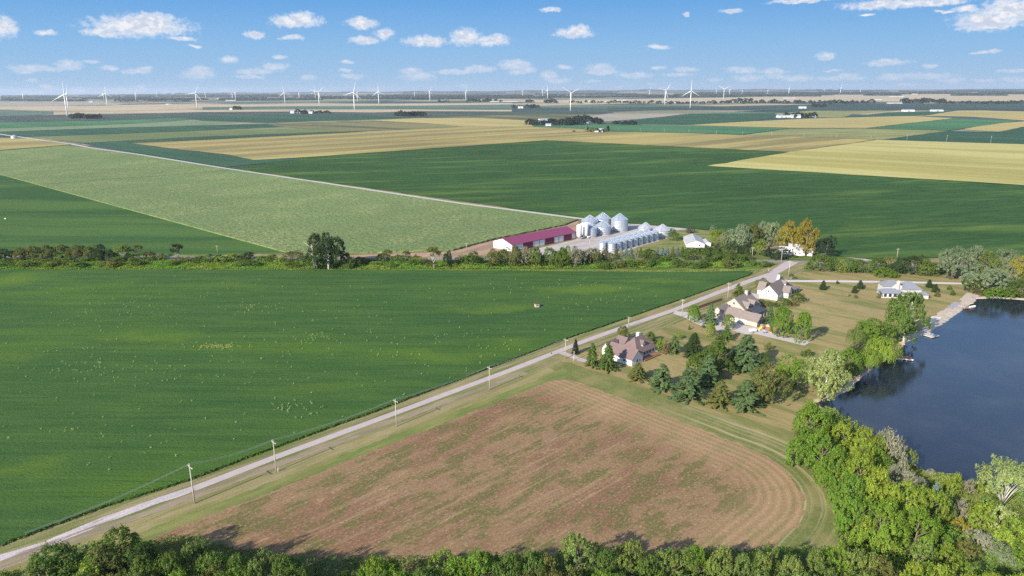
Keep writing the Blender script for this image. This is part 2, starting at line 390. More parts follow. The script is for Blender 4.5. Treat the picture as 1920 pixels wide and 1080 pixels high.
R_ = [
 (TANF, z1, [(-300,201),(0,200),(300,197.5),(560,195),(790,194),(960,193),(960,196),(790,198),(560,199),(380,201),(380,204),(200,208),(100,207),(0,205.5),(-300,207)]),
 (PINK, z1, [(-300,192),(0,191.5),(180,191),(240,193),(220,197),(0,199.5),(-300,200.5)]),
 (GRGR, z2, [(380,201),(560,199),(790,198),(960,196),(960,206),(780,205),(560,205),(380,206)]),
 (TANF, z1, [(130,211),(380,206.5),(560,205.2),(780,205.2),(960,206.4),(960,209),(800,208.5),(700,211),(560,209),(380,210),(300,212),(180,213)]),
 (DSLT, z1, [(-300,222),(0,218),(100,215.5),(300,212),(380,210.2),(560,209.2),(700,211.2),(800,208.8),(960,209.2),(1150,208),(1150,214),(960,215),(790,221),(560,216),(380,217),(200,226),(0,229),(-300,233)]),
 (GRGR, z1, [(-300,207.5),(0,206),(100,209),(100,215),(0,217.5),(-300,221.5)]),
 (BRGR, z1, [(-300,236),(0,229.5),(200,226.5),(330,221),(380,223),(300,229),(200,234.5),(0,241),(-300,247)]),
 (PLGR, z1, [(-300,247.5),(0,241.5),(200,235),(380,227),(450,230),(380,234.5),(200,240),(0,247),(-300,253)]),
 (DKGR, z1, [(380,217.5),(560,216.5),(700,218),(790,221.5),(700,225),(600,227),(500,231),(380,226.5),(340,221)]),
 (DKGR, z1, [(-300,258),(0,247.5),(200,240.5),(380,235),(500,232),(560,237),(380,245),(200,251.5),(60,256),(20,252)]),
 (OLIV, z1, [(50,257),(200,252),(380,245.3),(560,241),(640,238),(700,243),(640,246.5),(380,256.5),(160,268)]),
 (DKGR, z2, [(158,269),(380,257),(640,247),(720,244),(640,249.5),(380,262),(240,269),(330,281),(430,293),(560,300),(425,314),(300,294)]),
 (OLBR, z1, [(500,232.2),(640,227.5),(700,226.5),(800,231.5),(870,238),(700,246),(640,246),(560,240.5),(520,237)]),
 (YELL, z1, [(640,227),(700,224.8),(780,221.8),(900,221.3),(990,226),(1000,237.5),(870,237.6),(800,231.3),(700,226)]),
 (GOLD, z2, [(245,269),(380,263),(640,249.8),(870,238.3),(1000,238),(1100,242),(1150,247),(1290,250),(1400,254),(1560,259),(1640,262.5),(1480,285.6),(1025,263.5),(560,296.4),(475,300.5),(430,291),(330,280)]),
 (GOLD2, z2+.1, [(1328,312),(1480,286),(1645,263),(1920,271),(2300,284),(2300,374),(1920,348)]),
 (BEANFAR, z1, [(430,316),(560,297),(1025,264),(1480,286),(1328,312),(1920,348.5),(2300,374),(2300,505),(1920,482),(1615,486),(1560,479),(1400,440),(1240,424),(1092,409.5)]),
 (BRGR, z2, [(980,238.5),(1150,234),(1260,236),(1480,241),(1390,252.5),(1290,249.5),(1150,246.5),(1060,240.5)]),
 (YELL, z2, [(1290,235.5),(1350,231),(1500,223.5),(1530,222),(1710,217.5),(1788,222),(1622,240.5),(1480,240)]),
 (YELL, z1, [(1730,217),(1810,208),(1920,209),(2200,211),(2200,229),(1920,226),(1820,219)]),
 (BRGR, z2+.1, [(1624,241),(1789,222.5),(1912,226.7),(1780,245)]),
 (YELL, z2, [(1803,243.5),(1853,233),(2000,222),(2200,222),(1920,238),(1872,247.5)]),
 (DKGR, z2, [(1657,262),(1778,246),(1874,248),(1920,239),(2200,225),(2250,280),(1920,270.5)]),
 (PAST, z1, [(1392,254),(1480,241.5),(1622,241.3),(1778,245.5),(1655,262),(1560,258.5)]),
 (DKGR, z1, [(1582,220.5),(1662,211),(1797,207),(1739,216)]),
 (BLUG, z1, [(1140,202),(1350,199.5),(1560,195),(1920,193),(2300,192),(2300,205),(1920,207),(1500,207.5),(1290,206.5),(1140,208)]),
 (DKGR, z1, [(1140,232),(1240,220),(1294,213.5),(1452,212.2),(1460,221),(1400,228),(1284,234)]),
 (PINK, z1, [(1100,220),(1140,213),(1290,213),(1240,219.5),(1140,228),(1050,231)]),
 (PAST, z1, [(1455,213),(1520,207.8),(1680,207.8),(1600,214),(1580,220),(1470,221)]),
 (TANF, z1, [(900,189),(1140,186),(1360,183),(1560,178),(1920,174.5),(2300,174),(2300,190),(1920,190),(1600,190.5),(1300,193),(1100,195)]),
 (OLBR, z1, [(790,221.2),(960,215.5),(1100,214.5),(1100,220),(1050,230),(1000,226),(900,221)]),
 (GOLD, z1, [(-300,262),(0,258.5),(50,260),(136,271),(0,282),(-300,310)]),
 (CORN, .02, [(0,284),(125,273.5),(167,278.5),(270,293),(417,317.5),(640,351),(860,384),(1083,413),(1058,423),(925,450),(850,470.5),(640,476),(533,474),(0,328),(-90,303),(-60,290)]),
]
for i_, (m_, z_, pts) in enumerate(R_):
    hh = 0
    if m_ is not CORN: z_ += i_*.012
    if m_ is CORN: hh = 1.2
    field(pts, m_, z_, h=hh, name='field', rag=.5 if m_ is CORN else 2.2, step=3. if m_ is CORN else 26.)
field([(-320,266),(-60,300),(0,328.5),(530,474.5),(410,478),(200,479),(0,480),(-400,484)], BEAN2, .02, h=.8)
# dashed waterway line across the corn
DIRT = M['soil']
road('track', [(90,347,),(200,338),(300,331.5),(430,320.5)], 3.6, plain('dark_gap', A(88, 108, 60)), 1.25, rag=1.2)
# gravel and paved roads
road('road', [(-120,238),(0,252),(43,258),(133,270.5),(167,277),(267,291),(417,315.3),(640,348.7),(860,381.7),(1087,410.7),(1130,416)], [12,11,10,10,8,7,6.5,6,6,6,6], plain('white_gravel', A(208, 204, 186), .95, .08, .2), .55)
road('track', [(45,258),(90,262),(133,268),(170,274)], 14, fm('rough_verge', (150,140,112), (120,112,90), (176,160,136), ang=-43, patch=20., fine=3., stretch=5.), .52)
EW = [(-300,481),(0,481.5),(353,484),(520,485),(640,485.5),(800,486),(1000,487),(1200,488),(1403,488.5),(1466,490),(1512,491.5),(1600,494),(1800,499),(2000,505)]
road('road', EW, 6.5, plain('grey_county_road', A(150, 144, 138), .95, .08, .4), .03)
road('driveway', [(1540,474.5),(1567,477.3),(1590,481),(1613,485),(1640,491)], 5, M['gravel'], .034)

M['pale'] = fm('pale_crushed_stone', (214, 204, 194), (202, 192, 182), (190, 178, 166), patch=16., fine=1.6, stretch=5., speck=.08, bmp=.2, ang=40)
# verges and near fields
VERGE = fm('roadside_grass', (150, 142, 96), (176, 160, 118), (124, 132, 76), patch=7., fine=.8, stretch=12., speck=.12, bmp=.5, lo=.45, hi=.6)
MOWN = fm('dry_lawn', (180, 160, 112), (160, 146, 94), (136, 138, 80), patch=20., fine=1.1, stretch=6., speck=.08, bmp=.35, ang=-46, lo=.47, hi=.62)
LUSH = fm('lush_grass', (118, 130, 68), (134, 138, 78), (96, 120, 56), patch=14., fine=.9, stretch=5., speck=.12, bmp=.5)
WEEDY = fm('weedy_ground', (116, 130, 64), (142, 140, 84), (90, 116, 48), patch=12., fine=1.2, stretch=3., speck=.16, bmp=.7, ang=0)
field([(-60,1110),(0,1018),(360,889),(700,765),(1060,630),(1281,556),(1409,511),(1470,492),(1520,494),(1500,512),(1477,528),(1450,540),(1300,592),(1180,640),(1040,690),(900,748),(700,830),(330,985),(150,1080),(60,1130)], VERGE, .012, name='verge')
field([(-400,503),(0,499),(960,500),(1400,494),(1470,494),(1412,512),(1290,514),(960,511),(0,509.5),(-400,509)], WEEDY, .010, name='verge')
field([(1050,672),(1180,640),(1290,598),(1445,536),(1477,527),(1813,530),(1830,560),(1800,590),(1730,625),(1640,690),(1560,752),(1490,790),(1480,840),(1560,900),(1600,985),(1560,1040),(1530,1000),(1480,860),(1300,780),(1130,720),(1040,694)], MOWN, .014, name='lawn')
field([(1476,524),(1500,511),(1525,509),(1900,521),(1900,530),(1813,529),(1560,526)], MOWN, .016, name='lawn')
field([(1380,470),(1470,478),(1560,478),(1660,488),(1560,492),(1510,489.5),(1400,486)], WEEDY, .018, name='lawn')
field([(1180,445),(1300,430),(1400,440),(1400,486),(1100,486),(1120,474),(1190,458)], fm('farm_grass', (160,156,100), (140,142,84), (120,130,72), patch=18., fine=1.5, stretch=3., ang=0), .012, name='lawn')
# the pale farmyard
field([(990,478),(1000,468),(1079,449),(1100,440),(1178,426),(1172,421),(1200,420),(1300,424),(1306,430),(1262,432),(1236,452),(1200,462),(1165,474),(1136,479),(1110,477),(1100,480)], M['pale'], .03, name='farmyard')
field([(640,479),(720,477),(850,471.5),(924,451),(1058,423.5),(1083,414),(1092,430),(1075,437),(960,470),(925,475),(860,484),(640,486)], M['soil'], .026, name='bare_soil')

# hay field, rounded at its far corner, built in the frame of the road
a43 = math.radians(43)
ex, ey = Vector((math.cos(a43), math.sin(a43))), Vector((-math.sin(a43), math.cos(a43)))
def L2W(x, y): return tuple(ex*x+ey*y)
def rbox(x0, x1, y0, y1, rc, rt=6):
    pts = [(x0, y0)]
    pts += [(x1-rc+rc*math.sin(t), y0+rc-rc*math.cos(t)) for t in np.linspace(0, math.pi/2, 14)]
    pts += [(x1-rt+rt*math.cos(t), y1-rt+rt*math.sin(t)) for t in np.linspace(0, math.pi/2, 5)]
    pts += [(x0, y1)]
    return [L2W(*p) for p in pts]
def hay_mat():
    m, nn, b = base_mat('mown_hay', .97, .03)
    p = rotpos(nn, 43); s = nn.new('ShaderNodeSeparateXYZ'); nn.l.new(p, s.inputs[0])
    # distance to the edge of the mown block: lines run along the road and swing round the far corner
    qx = nn.m('MAXIMUM', nn.m('SUBTRACT', s.outputs[0], 162.), 0.)
    qy = nn.m('MAXIMUM', nn.m('SUBTRACT', 99., s.outputs[1]), 0.)
    dd = nn.m('SQRT', nn.m('ADD', nn.m('MULTIPLY', qx, qx), nn.m('MULTIPLY', qy, qy)))
    wb = nn.noise(p, .04, 2, .5)
    def lines(ax, coord, f, k):
        cv = nn.new('ShaderNodeCombineXYZ'); nn.l.new(nn.m('MULTIPLY', ax, k), cv.inputs[0]); nn.l.new(nn.m('MULTIPLY', nn.m('MULTIPLY_ADD', wb, 1.6, coord), f), cv.inputs[1])
        return nn.noise(cv.outputs[0], 1, 4, .6)
    lower = nn.m('MULTIPLY', nn.ramp(dd, 3, 14), nn.ramp(s.outputs[1], 135, 100))
    s1 = lines(s.outputs[0], s.outputs[1], .6, .018); s2 = lines(s.outputs[1], dd, .6, .012)
    streak = nn.m('MULTIPLY_ADD', nn.m('SUBTRACT', s2, s1), lower, s1)
    rows = nn.m('SINE', nn.m('MULTIPLY', dd, 6.28318/2.6))
    mask = nn.ramp(dd, 8, 26)
    patch = nn.noise(nn.v('MULTIPLY', p, (.022, .05, 1)), 1, 5, .62)
    patch2 = nn.noise(nn.v('MULTIPLY', p, (.07, .16, 1)), 1, 4, .7)
    fine = nn.noise(nn.v('MULTIPLY', p, (.9, 1.8, 1)), 1, 5, .7)
    col = nn.mix(nn.ramp(patch, .42, .54), A(148, 114, 86), A(160, 130, 96))
    col = nn.mix(nn.ramp(patch2, .47, .58, 0, .85), col, A(118, 114, 68))
    col = nn.mix(nn.ramp(patch, .62, .75, 0, .7), col, A(142, 134, 84))
    col = nn.mix(nn.ramp(streak, .52, .75, 0, .55), col, A(196, 166, 124))
    col = nn.mix(nn.ramp(patch2, .40, .30, 0, .8), col, A(184, 152, 110))
    col = nn.mix(nn.m('MULTIPLY', nn.ramp(fine, .52, .7), .8), col, A(206, 180, 134))
    col = nn.mix(nn.m('MULTIPLY', nn.ramp(fine, .46, .3), .6), col, A(96, 84, 56))
    col = nn.mix(nn.m('MULTIPLY', mask, .55), col, A(192, 162, 118))
    v = nn.m('MULTIPLY_ADD', nn.m('MULTIPLY', rows, nn.m('MULTIPLY', mask, .11)), 1, 1.)
    cm = nn.new('ShaderNodeCombineXYZ')
    for i in range(3): nn.l.new(v, cm.inputs[i])
    nn.l.new(nn.v('MULTIPLY', col, cm.outputs[0]), b.inputs['Base Color'])
    bump(nn, b, fine, .6, .4)
    return m
def ring_mat():
    m, nn, b = base_mat('mown_headland', .97, .03)
    p = rotpos(nn, 43); s = nn.new('ShaderNodeSeparateXYZ'); nn.l.new(p, s.inputs[0])
    qx = nn.m('MAXIMUM', nn.m('SUBTRACT', s.outputs[0], 162.), 0.)
    qy = nn.m('MAXIMUM', nn.m('SUBTRACT', 99., s.outputs[1]), 0.)
    dd = nn.m('SQRT', nn.m('ADD', nn.m('MULTIPLY', qx, qx), nn.m('MULTIPLY', qy, qy)))
    wob = nn.noise(p, .05, 3, .5)
    lv = nn.new('ShaderNodeCombineXYZ'); nn.l.new(nn.m('MULTIPLY_ADD', wob, 2.5, dd), lv.inputs[0]); nn.l.new(nn.m('MULTIPLY', s.outputs[0], .01), lv.inputs[1])
    tr = nn.m('MULTIPLY_ADD', nn.noise(lv.outputs[0], .55, 3, .6), 3.2, -1.3)
    fine = nn.noise(p, 1.3, 5, .7); pt = nn.noise(p, .08, 4, .6)
    col = nn.mix(nn.ramp(pt, .4, .62), A(118, 128, 70), A(150, 144, 92))
    lane = nn.m('MULTIPLY', nn.m('MULTIPLY', nn.ramp(tr, .2, .9), nn.ramp(s.outputs[0], 120, 190, .05, .9)), nn.ramp(s.outputs[1], 145, 105, .04, 1))
    col = nn.mix(lane, col, A(202, 186, 142))
    col = nn.mix(nn.m('MULTIPLY', nn.ramp(fine, .45, .7), .5), col, A(174, 160, 108))
    nn.l.new(col, b.inputs['Base Color']); bump(nn, b, fine, .5, .3)
    return m
def rstrip(x0, x1, y0, y1, mat, z, rag=.3, name='verge'): return sheet(name, [L2W(x0, y0), L2W(x1, y0), L2W(x1, y1), L2W(x0, y1)], mat, z, rag=rag, step=1.5)
SHO = fm('gravelly_shoulder', (164, 146, 122), (178, 160, 132), (148, 138, 104), patch=8., fine=.6, stretch=6., speck=.12)
TAN2 = fm('dry_bank_grass', (176, 160, 116), (160, 148, 100), (146, 142, 86), patch=9., fine=.7, stretch=9., speck=.14)
GRN2 = fm('green_bank_grass', (116, 134, 70), (134, 142, 78), (150, 146, 88), patch=9., fine=.7, stretch=6., speck=.14)
field([(1440,830),(1470,815),(1510,850),(1565,900),(1610,985),(1660,1090),(1400,1090),(1540,1000)], GRN2, .017, name='verge')
sheet('verge', rbox(-60, 207, 57, 190, 40, 4), ring_mat(), .020)
rstrip(-60, 196, 183.5, 190.3, TAN2, .0235, .5); rstrip(-60, 200, 178, 184.5, GRN2, .022, .6); rstrip(-60, 186, 190.3, 193.2, SHO, .025, .3)
sheet('field', rbox(-60, 194, 68, 179, 34, 8), hay_mat(), .028, rag=.7, step=2.)
# near soybean field: a slab of crop with a ragged edge by the verge
def bean_mat():
    m, nn, b = base_mat('near_soybeans', .9, .12)
    p = rotpos(nn, -1.5)
    big = nn.noise(nn.v('MULTIPLY', p, (.006, .022, 1)), 1, 4, .55)
    mid = nn.noise(nn.v('MULTIPLY', p, (.03, .16, 1)), 1, 4, .6)
    fine = nn.noise(nn.v('MULTIPLY', p, (1., 1.7, 1)), 1, 5, .75)
    col = nn.mix(nn.ramp(mid, .35, .7), A(68, 103, 46), A(84, 116, 50))
    col = nn.mix(nn.ramp(big, .50, .72, 0, .75), col, A(98, 132, 38))
    col = nn.mix(nn.ramp(big, .44, .28, 0, .7), col, A(58, 94, 48))
    rws = nn.noise(nn.v('MULTIPLY', p, (.012, .8, 1)), 1, 3, .6)
    col = nn.mix(nn.ramp(rws, .50, .70, 0, .45), col, A(92, 122, 58)); col = nn.mix(nn.ramp(rws, .44, .28, 0, .5), col, A(50, 84, 42))
    g = nn.new('ShaderNodeNewGeometry').outputs['Position']; gw = nn.v('MULTIPLY_ADD', nn.noise(g, .03, 4, .6, col=True), (34, 34, 0), (0, 0, 0)); g = nn.v('ADD', g, gw)
    for (x_, y_, rx_, ry_, k_) in ((280,636,120,12,.7),(930,580,130,9,.6),(1110,545,140,8,.8),(10,528,60,14,.9),(790,672,130,14,.6),(50,880,80,24,.6),(1240,530,90,7,.6),(420,540,160,8,.4),(620,730,110,14,.35),(960,640,60,10,.5)):
        cx_, cy_ = G(x_, y_); a_ = abs(G(x_+rx_, y_)[0]-cx_); b_ = abs(G(x_, y_-ry_)[1]-cy_)
        q = nn.v('LENGTH', nn.v('MULTIPLY_ADD', g, (1/a_, 1/b_, 0), (-(cx_+17)/a_, -(cy_+17)/b_, 0)), out=1)
        col = nn.mix(nn.ramp(q, 1.15, .2, 0, k_), col, A(106, 134, 44))
    col = nn.mix(nn.m('MULTIPLY', nn.ramp(fine, .5, .75), .5), col, A(96, 126, 62))
    col = nn.mix(nn.m('MULTIPLY', nn.ramp(fine, .48, .25), .6), col, A(40, 72, 34))
    nn.l.new(col, b.inputs['Base Color']); bump(nn, b, nn.m('ADD', fine, mid), .8, .5)
    return m
beans = [(-420,508.5),(0,507.5),(480,508),(900,509),(1280,512.5),(1370,510.5),(1392,509.5),(1411,512),(1404,517),(1281,561),(1060,637),(700,774),(480,853.5),(360,900),(200,950.5),(0,1025),(-420,1180)]
sheet('field', [G(*p) for p in beans], bean_mat(), .02, h=.75, rag=.22, step=1.1)
# main lane
lane = [(-80,1078),(0,1047),(83,1022),(200,973.5),(283,943.5),(363,916.5),(517,857),(742.6,774),(960,693),(1088,642.5),(1176,610.8),(1266,580.5),(1345,549),(1410,525),(1447,514),(1472,498),(1484,490.5)]
road('road', lane[:6], 3.3, M['dirtroad'], .036, rag=.25)
road('road', lane[5:], [3.2,3.1,3.1,3.2,3.3,3.4,3.6,3.9,4.6,5.6,6.2,8], M['chip'], .038)
field([(1410,523),(1447,512),(1466,500),(1500,490.5),(1496,493),(1474,505),(1459,513),(1456,519),(1476,524.5),(1480,529),(1455,531),(1425,527)], M['chip'], .042, name='road')
road('road', [(1455,524),(1476,527),(1560,527.3),(1690,529),(1813,532),(1822,533)], 4.2, plain('pale_lane', A(226, 216, 206), .95, .05, .3), .045)
road('driveway', [(1052,661),(1072,668),(1090,675),(1106,679)], 3.2, M['gravel'], .045)
field([(1266,583),(1290,586),(1312,598),(1345,606),(1366,619),(1362,624),(1300,606),(1288,597),(1262,588)], M['concrete'], .045, name='driveway')
field([(1344,590),(1366,600),(1392,610),(1425,615),(1450,624),(1470,630),(1521,641),(1508,648),(1440,632),(1411,625),(1403,628),(1362,617),(1340,604)], M['concrete'], .05, name='driveway')
field([(1408,549),(1425,553),(1434,559),(1424,561),(1404,555),(1392,553)], M['concrete'], .05, name='driveway')

# ------------------------------------------------------------------ lake
def water_mat():
    m, nn, b = base_mat('lake_water', .07, .5)
    p = nn.new('ShaderNodeNewGeometry').outputs['Position']
    b.inputs['IOR'].default_value = 1.33
    sh = nn.noise(p, .035, 4, .6)
    col = nn.mix(nn.ramp(sh, .42, .7), (.012, .017, .030, 1), (.026, .030, .040, 1))
    nn.l.new(col, b.inputs['Base Color'])
    w = nn.noise(nn.v('MULTIPLY', p, (1.2, 2.2, 1)), 1, 4, .6)
    bump(nn, b, w, .13, .12)
    return m
shore = [(1526,758),(1538,749),(1567.5,741.5),(1588,732),(1605,715),(1624,698),(1649,678),(1676,668.5),(1684,656),(1701,639),(1722,631),(1744,622),(1755,612),(1769,604),(1789,591),(1804,579),(1824,566.7),(1829,560),(1851,559),(1880,559.5),(1920,562),(2000,567),(2150,575)]
shoreB = [(2150,985),(2000,950),(1920,935),(1886,918),(1839,905),(1798,900),(1766,897),(1735,885),(1705,866),(1694,846),(1640,833),(1615,814),(1577,790),(1562,772),(1535,762)]
wpts = [G(*p) for p in shore+shoreB]
def subdiv(pts, step, rag):
    q = []
    for i in range(len(pts)-1):
        a, b = Vector(pts[i]), Vector(pts[i+1]); k = max(1, int((b-a).length/step))
        for j in range(k): q.append(a.lerp(b, j/k)+Vector((random.uniform(-rag, rag), random.uniform(-rag, rag))))
    q.append(Vector(pts[-1])); return q
sheet('lake', wpts, water_mat(), .06)
def bank(px, w_in, w_out, mat, hmax, name='shore'):
    pl = subdiv([G(*p) for p in px], 1.5, .35); mb = MB(); vs = []
    for i, p in enumerate(pl):
        t = (pl[min(i+1, len(pl)-1)]-pl[max(i-1, 0)]); t = t/max(t.length, 1e-6); nr = Vector((-t.y, t.x))
        hh = hmax*random.uniform(.6, 1.2)
        for off, z in ((w_out*random.uniform(.8, 1.2), .05), (w_out*.4, hh), (-w_in*.3, hh*.7), (-w_in*random.uniform(.7, 1.3), -.1)):
            vs.append((p.x+nr.x*off, p.y+nr.y*off, z))
    fs = [(i*4+j, i*4+j+1, i*4+5+j, i*4+4+j) for i in range(len(pl)-1) for j in range(3)]
    mb.add(vs, fs); tag(mb.build(name, mat), kind='structure')
bank(shore[:10], .6, 1.6, M['sand'], .35)
bank(shore[9:], .8, 3.2, M['rock'], .5)
bank(shoreB, .5, 1.6, M['sand'], .25)
field([(1700,641),(1722,630),(1740,600),(1770,582),(1800,566),(1812,548),(1840,552),(1826,563),(1804,580),(1770,604),(1745,622)], M['rock'], .07, name='rocky_beach', rag=.9, step=2.)
field([(1737,599),(1748,593),(1766,595),(1770,600),(1760,605),(1742,606)], plain('pale_sand', (.62, .55, .48, 1), .95, .06, .4), .08, name='sand_patch', rag=.5, step=1.5)
field([(1775,576),(1790,566),(1806,570),(1800,578),(1785,580)], plain('grey_stones', (.30, .28, .30, 1), .95, .15, .8), .085, name='stone_patch', rag=.5, step=1.5)

# ------------------------------------------------------------------ haze
def haze():
    m = bpy.data.materials.new('haze_air'); m.use_nodes = True; nn = N(m.node_tree); m.node_tree.nodes.clear()
    v = nn.new('ShaderNodeVolumePrincipled'); v.inputs['Color'].default_value = (.80, .88, 1, 1)
    v.inputs['Density'].default_value = 3.3e-5; v.inputs['Anisotropy'].default_value = .2
    o = nn.new('ShaderNodeOutputMaterial'); nn.l.new(v.outputs[0], o.inputs['Volume'])
    mb = MB(); mb.box(-27500, 27500, -27500, 27500, -1, 185)
    tag(mb.build('haze', m), kind='stuff')
haze()
# ------------------------------------------------------------------ trees
def leaf_mesh(name, cen, nrm, size, asp, var, jit=.55, up=None):
    """many leaf-sized quads; cen (N,3), nrm (N,3) preferred facing, var (N,2) tone"""
    Nn = len(cen)
    nr = nrm+rng.normal(0, jit, (Nn, 3)); nr /= np.linalg.norm(nr, axis=1)[:, None]+1e-9
    a = rng.normal(0, 1, (Nn, 3)) if up is None else up+rng.normal(0, .35, (Nn, 3))
    t = np.cross(nr, a); t /= np.linalg.norm(t, axis=1)[:, None]+1e-9
    b = np.cross(nr, t)
    s = (size*rng.uniform(.65, 1.35, Nn))[:, None]
    t = t*s*asp; b = b*s
    v = np.stack([cen-t*.9, cen-b, cen+t*1.1, cen+b], 1).reshape(-1, 3)
    me = bpy.data.meshes.new(name)
    me.vertices.add(4*Nn); me.vertices.foreach_set('co', v.astype(np.float32).ravel())
    me.loops.add(4*Nn); me.loops.foreach_set('vertex_index', np.arange(4*Nn, dtype=np.int32))
    me.polygons.add(Nn); me.polygons.foreach_set('loop_start', np.arange(0, 4*Nn, 4, dtype=np.int32))
    me.polygons.foreach_set('loop_total', np.full(Nn, 4, dtype=np.int32))
    me.update(calc_edges=True)
    at = me.color_attributes.new('leafvar', 'FLOAT_COLOR', 'POINT')
    col = np.zeros((4*Nn, 4), np.float32); col[:, 3] = 1
    col[:, 0] = np.repeat(var[:, 0], 4); col[:, 1] = np.repeat(var[:, 1], 4)
    at.data.foreach_set('color', col.ravel())
    me.materials.append(LEAF)
    return me
def sph(k):
    v = rng.normal(0, 1, (k, 3)); return v/np.linalg.norm(v, axis=1)[:, None]
def leaves_from_tufts(T, Rr, center, per, size, asp=.7, flat=1., jit=.5, droop=0, wide=.7):
    """T (K,3) tuft centres, Rr (K,) radii"""
    K = len(T); d = sph(K*per); o = T-center; o /= np.linalg.norm(o, axis=1)[:, None]+1e-9
    o = np.repeat(o, per, 0); flip = (d*o).sum(1) < -.25; d[flip] *= -1
    R2 = np.repeat(Rr, per)[:, None]*rng.uniform(.45, 1.05, K*per)[:, None]**.6
    off = d*R2; off[:, 2] *= flat
    if droop: off[:, 2] -= np.abs(rng.normal(0, droop, K*per))
    cen = np.repeat(T, per, 0)+off+(o*.75+np.array([0, 0, .5]))*np.repeat(Rr, per)[:, None]*np.abs(rng.normal(0, .75, (K*per, 1)))
    nr = d*wide+o*.5+np.array([0, 0, .35])
    tv = np.repeat(rng.uniform(0, 1, K), per)
    var = np.stack([np.clip(.5+.35*(tv-.5)+rng.normal(0, .17, K*per), 0, 1), np.clip(np.repeat(rng.uniform(0, 1, K), per)+rng.normal(0, .15, K*per), 0, 1)], 1)
    return cen, nr, var, size
def broad(name, lobes, lobe_r, tufts, per, leaf, cz=.56, rx=.34, rz=.30, tr=.055, low=.1, seed=0, flat=.85, shape=1., bot=.06):
    ang = rng.uniform(0, 6.28, lobes); L = sph(lobes); L[:, 2] = L[:, 2]*.9+.12
    L = L*rng.uniform(.75, 1.0, lobes)[:, None]*np.array([rx, rx, rz])+np.array([0, 0, cz])
    L = np.vstack([L, [[0, 0, cz+rz*.75*shape]], [[0, 0, cz]]]); lr = np.append(rng.uniform(.8, 1.2, lobes)*lobe_r, [lobe_r*.9, lobe_r*1.3])
    per_l = tufts//len(L); P_ = []
    for c_, r_ in zip(L, lr):
        d = sph(per_l); d[:, 2] = np.where(d[:, 2] < -.5, -d[:, 2], d[:, 2])
        P_.append(c_+d*r_*rng.uniform(.85, 1.12, (per_l, 1)))
    P_ = np.vstack(P_)
    keep = np.ones(len(P_), bool)
    for c_, r_ in zip(L, lr): keep &= np.linalg.norm(P_-c_, axis=1) > r_*.72
    P_ = P_[keep & (P_[:, 2] > low)]
    ctr = np.array([0, 0, cz-.1])
    cen, nr, var, s = leaves_from_tufts(P_, rng.uniform(.7, 1.3, len(P_))*tr, ctr, per, leaf, flat=1.15)
    # squeeze to unit width and height
    q = np.percentile(np.abs(cen[:, :2]), 99.3); cen[:, :2] *= .5/q; za, zb = np.percentile(cen[:, 2], [.4, 99.9]); cen[:, 2] = bot+(cen[:, 2]-za)*(1-bot)/(zb-za); cen[:, 2] = np.maximum(cen[:, 2], .01)
    return leaf_mesh(name, cen, nr, s, .62, var), P_
def trunk_mesh(name, n_l, top, r0, seed=1, spread=.3, pale=False, forks=1):
    mb = MB(); rs = random.Random(seed)
    for f in range(forks):
        a = rs.uniform(0, 6.28); bx = .05*f*math.cos(a); by = .05*f*math.sin(a); lean = .045*(forks-1)
        pts = [(bx, by, -.01), (bx+.01+lean*math.cos(a)*.4, by+lean*math.sin(a)*.4, top*.4), (bx+lean*math.cos(a), by+lean*math.sin(a)+.01, top*.75), (bx+lean*1.3*math.cos(a), by+lean*1.3*math.sin(a), top)]
        mb.tube(pts, [r0*1.25, r0*.85, r0*.5, r0*.15], 7)
        for i in range(n_l):
            z = top*rs.uniform(.28, .8); b = rs.uniform(0, 6.28); L = spread*rs.uniform(.6, 1.1)
            p0 = Vector(pts[1]).lerp(Vector(pts[2]), min(1, max(0, (z/top-.4)/.35)))
            p1 = p0+Vector((math.cos(b)*L*.5, math.sin(b)*L*.5, L*.4)); p2 = p0+Vector((math.cos(b)*L, math.sin(b)*L, L*.75))
            mb.tube([p0, p1, p2], [r0*.45, r0*.28, r0*.07], 5)
    return mb.mesh(name, True)
def conifer(name, whorls, per_w, tuftn, per, leaf, drop=.10, power=.85, wob=.18, tr=.05, z0=.07):
    T_, D_ = [], []
    for w in range(whorls):
        z = z0+(1-z0)*(w/whorls)**.92
        for b in range(per_w if z < .8 else max(3, per_w-2)):
            a = rng.uniform(0, 6.28); Lr = .5*(1-z)**power*rng.uniform(1-wob, 1+wob)+.02
            k = max(2, int(tuftn*Lr/.5)+1)
            for j in range(k):
                f = .3+.7*(j+.5)/k
                T_.append((math.cos(a)*Lr*f, math.sin(a)*Lr*f, z+.02-drop*Lr*2*f+.10*Lr*f*f))
                D_.append((math.cos(a), math.sin(a), .25))
    T_ = np.array(T_); D_ = np.array(D_); K = len(T_)
    d = sph(K*per); off = d*np.array([1, 1, .42])*tr*rng.uniform(.4, 1.1, (K*per, 1))
    cen = np.repeat(T_, per, 0)+off; Dr = np.repeat(D_, per, 0)
    nr = np.array([0, 0, .9])+Dr*.5+d*.45
    tv = np.repeat(rng.uniform(0, 1, K), per)
    var = np.stack([np.clip(.5+.3*(tv-.5)+rng.normal(0, .15, K*per), 0, 1), np.repeat(rng.uniform(0, 1, K), per)], 1)
    cen[:, 2] = np.clip(cen[:, 2], .01, 1.02)
    return leaf_mesh(name, cen, nr, leaf, .42, var, .4, up=Dr)
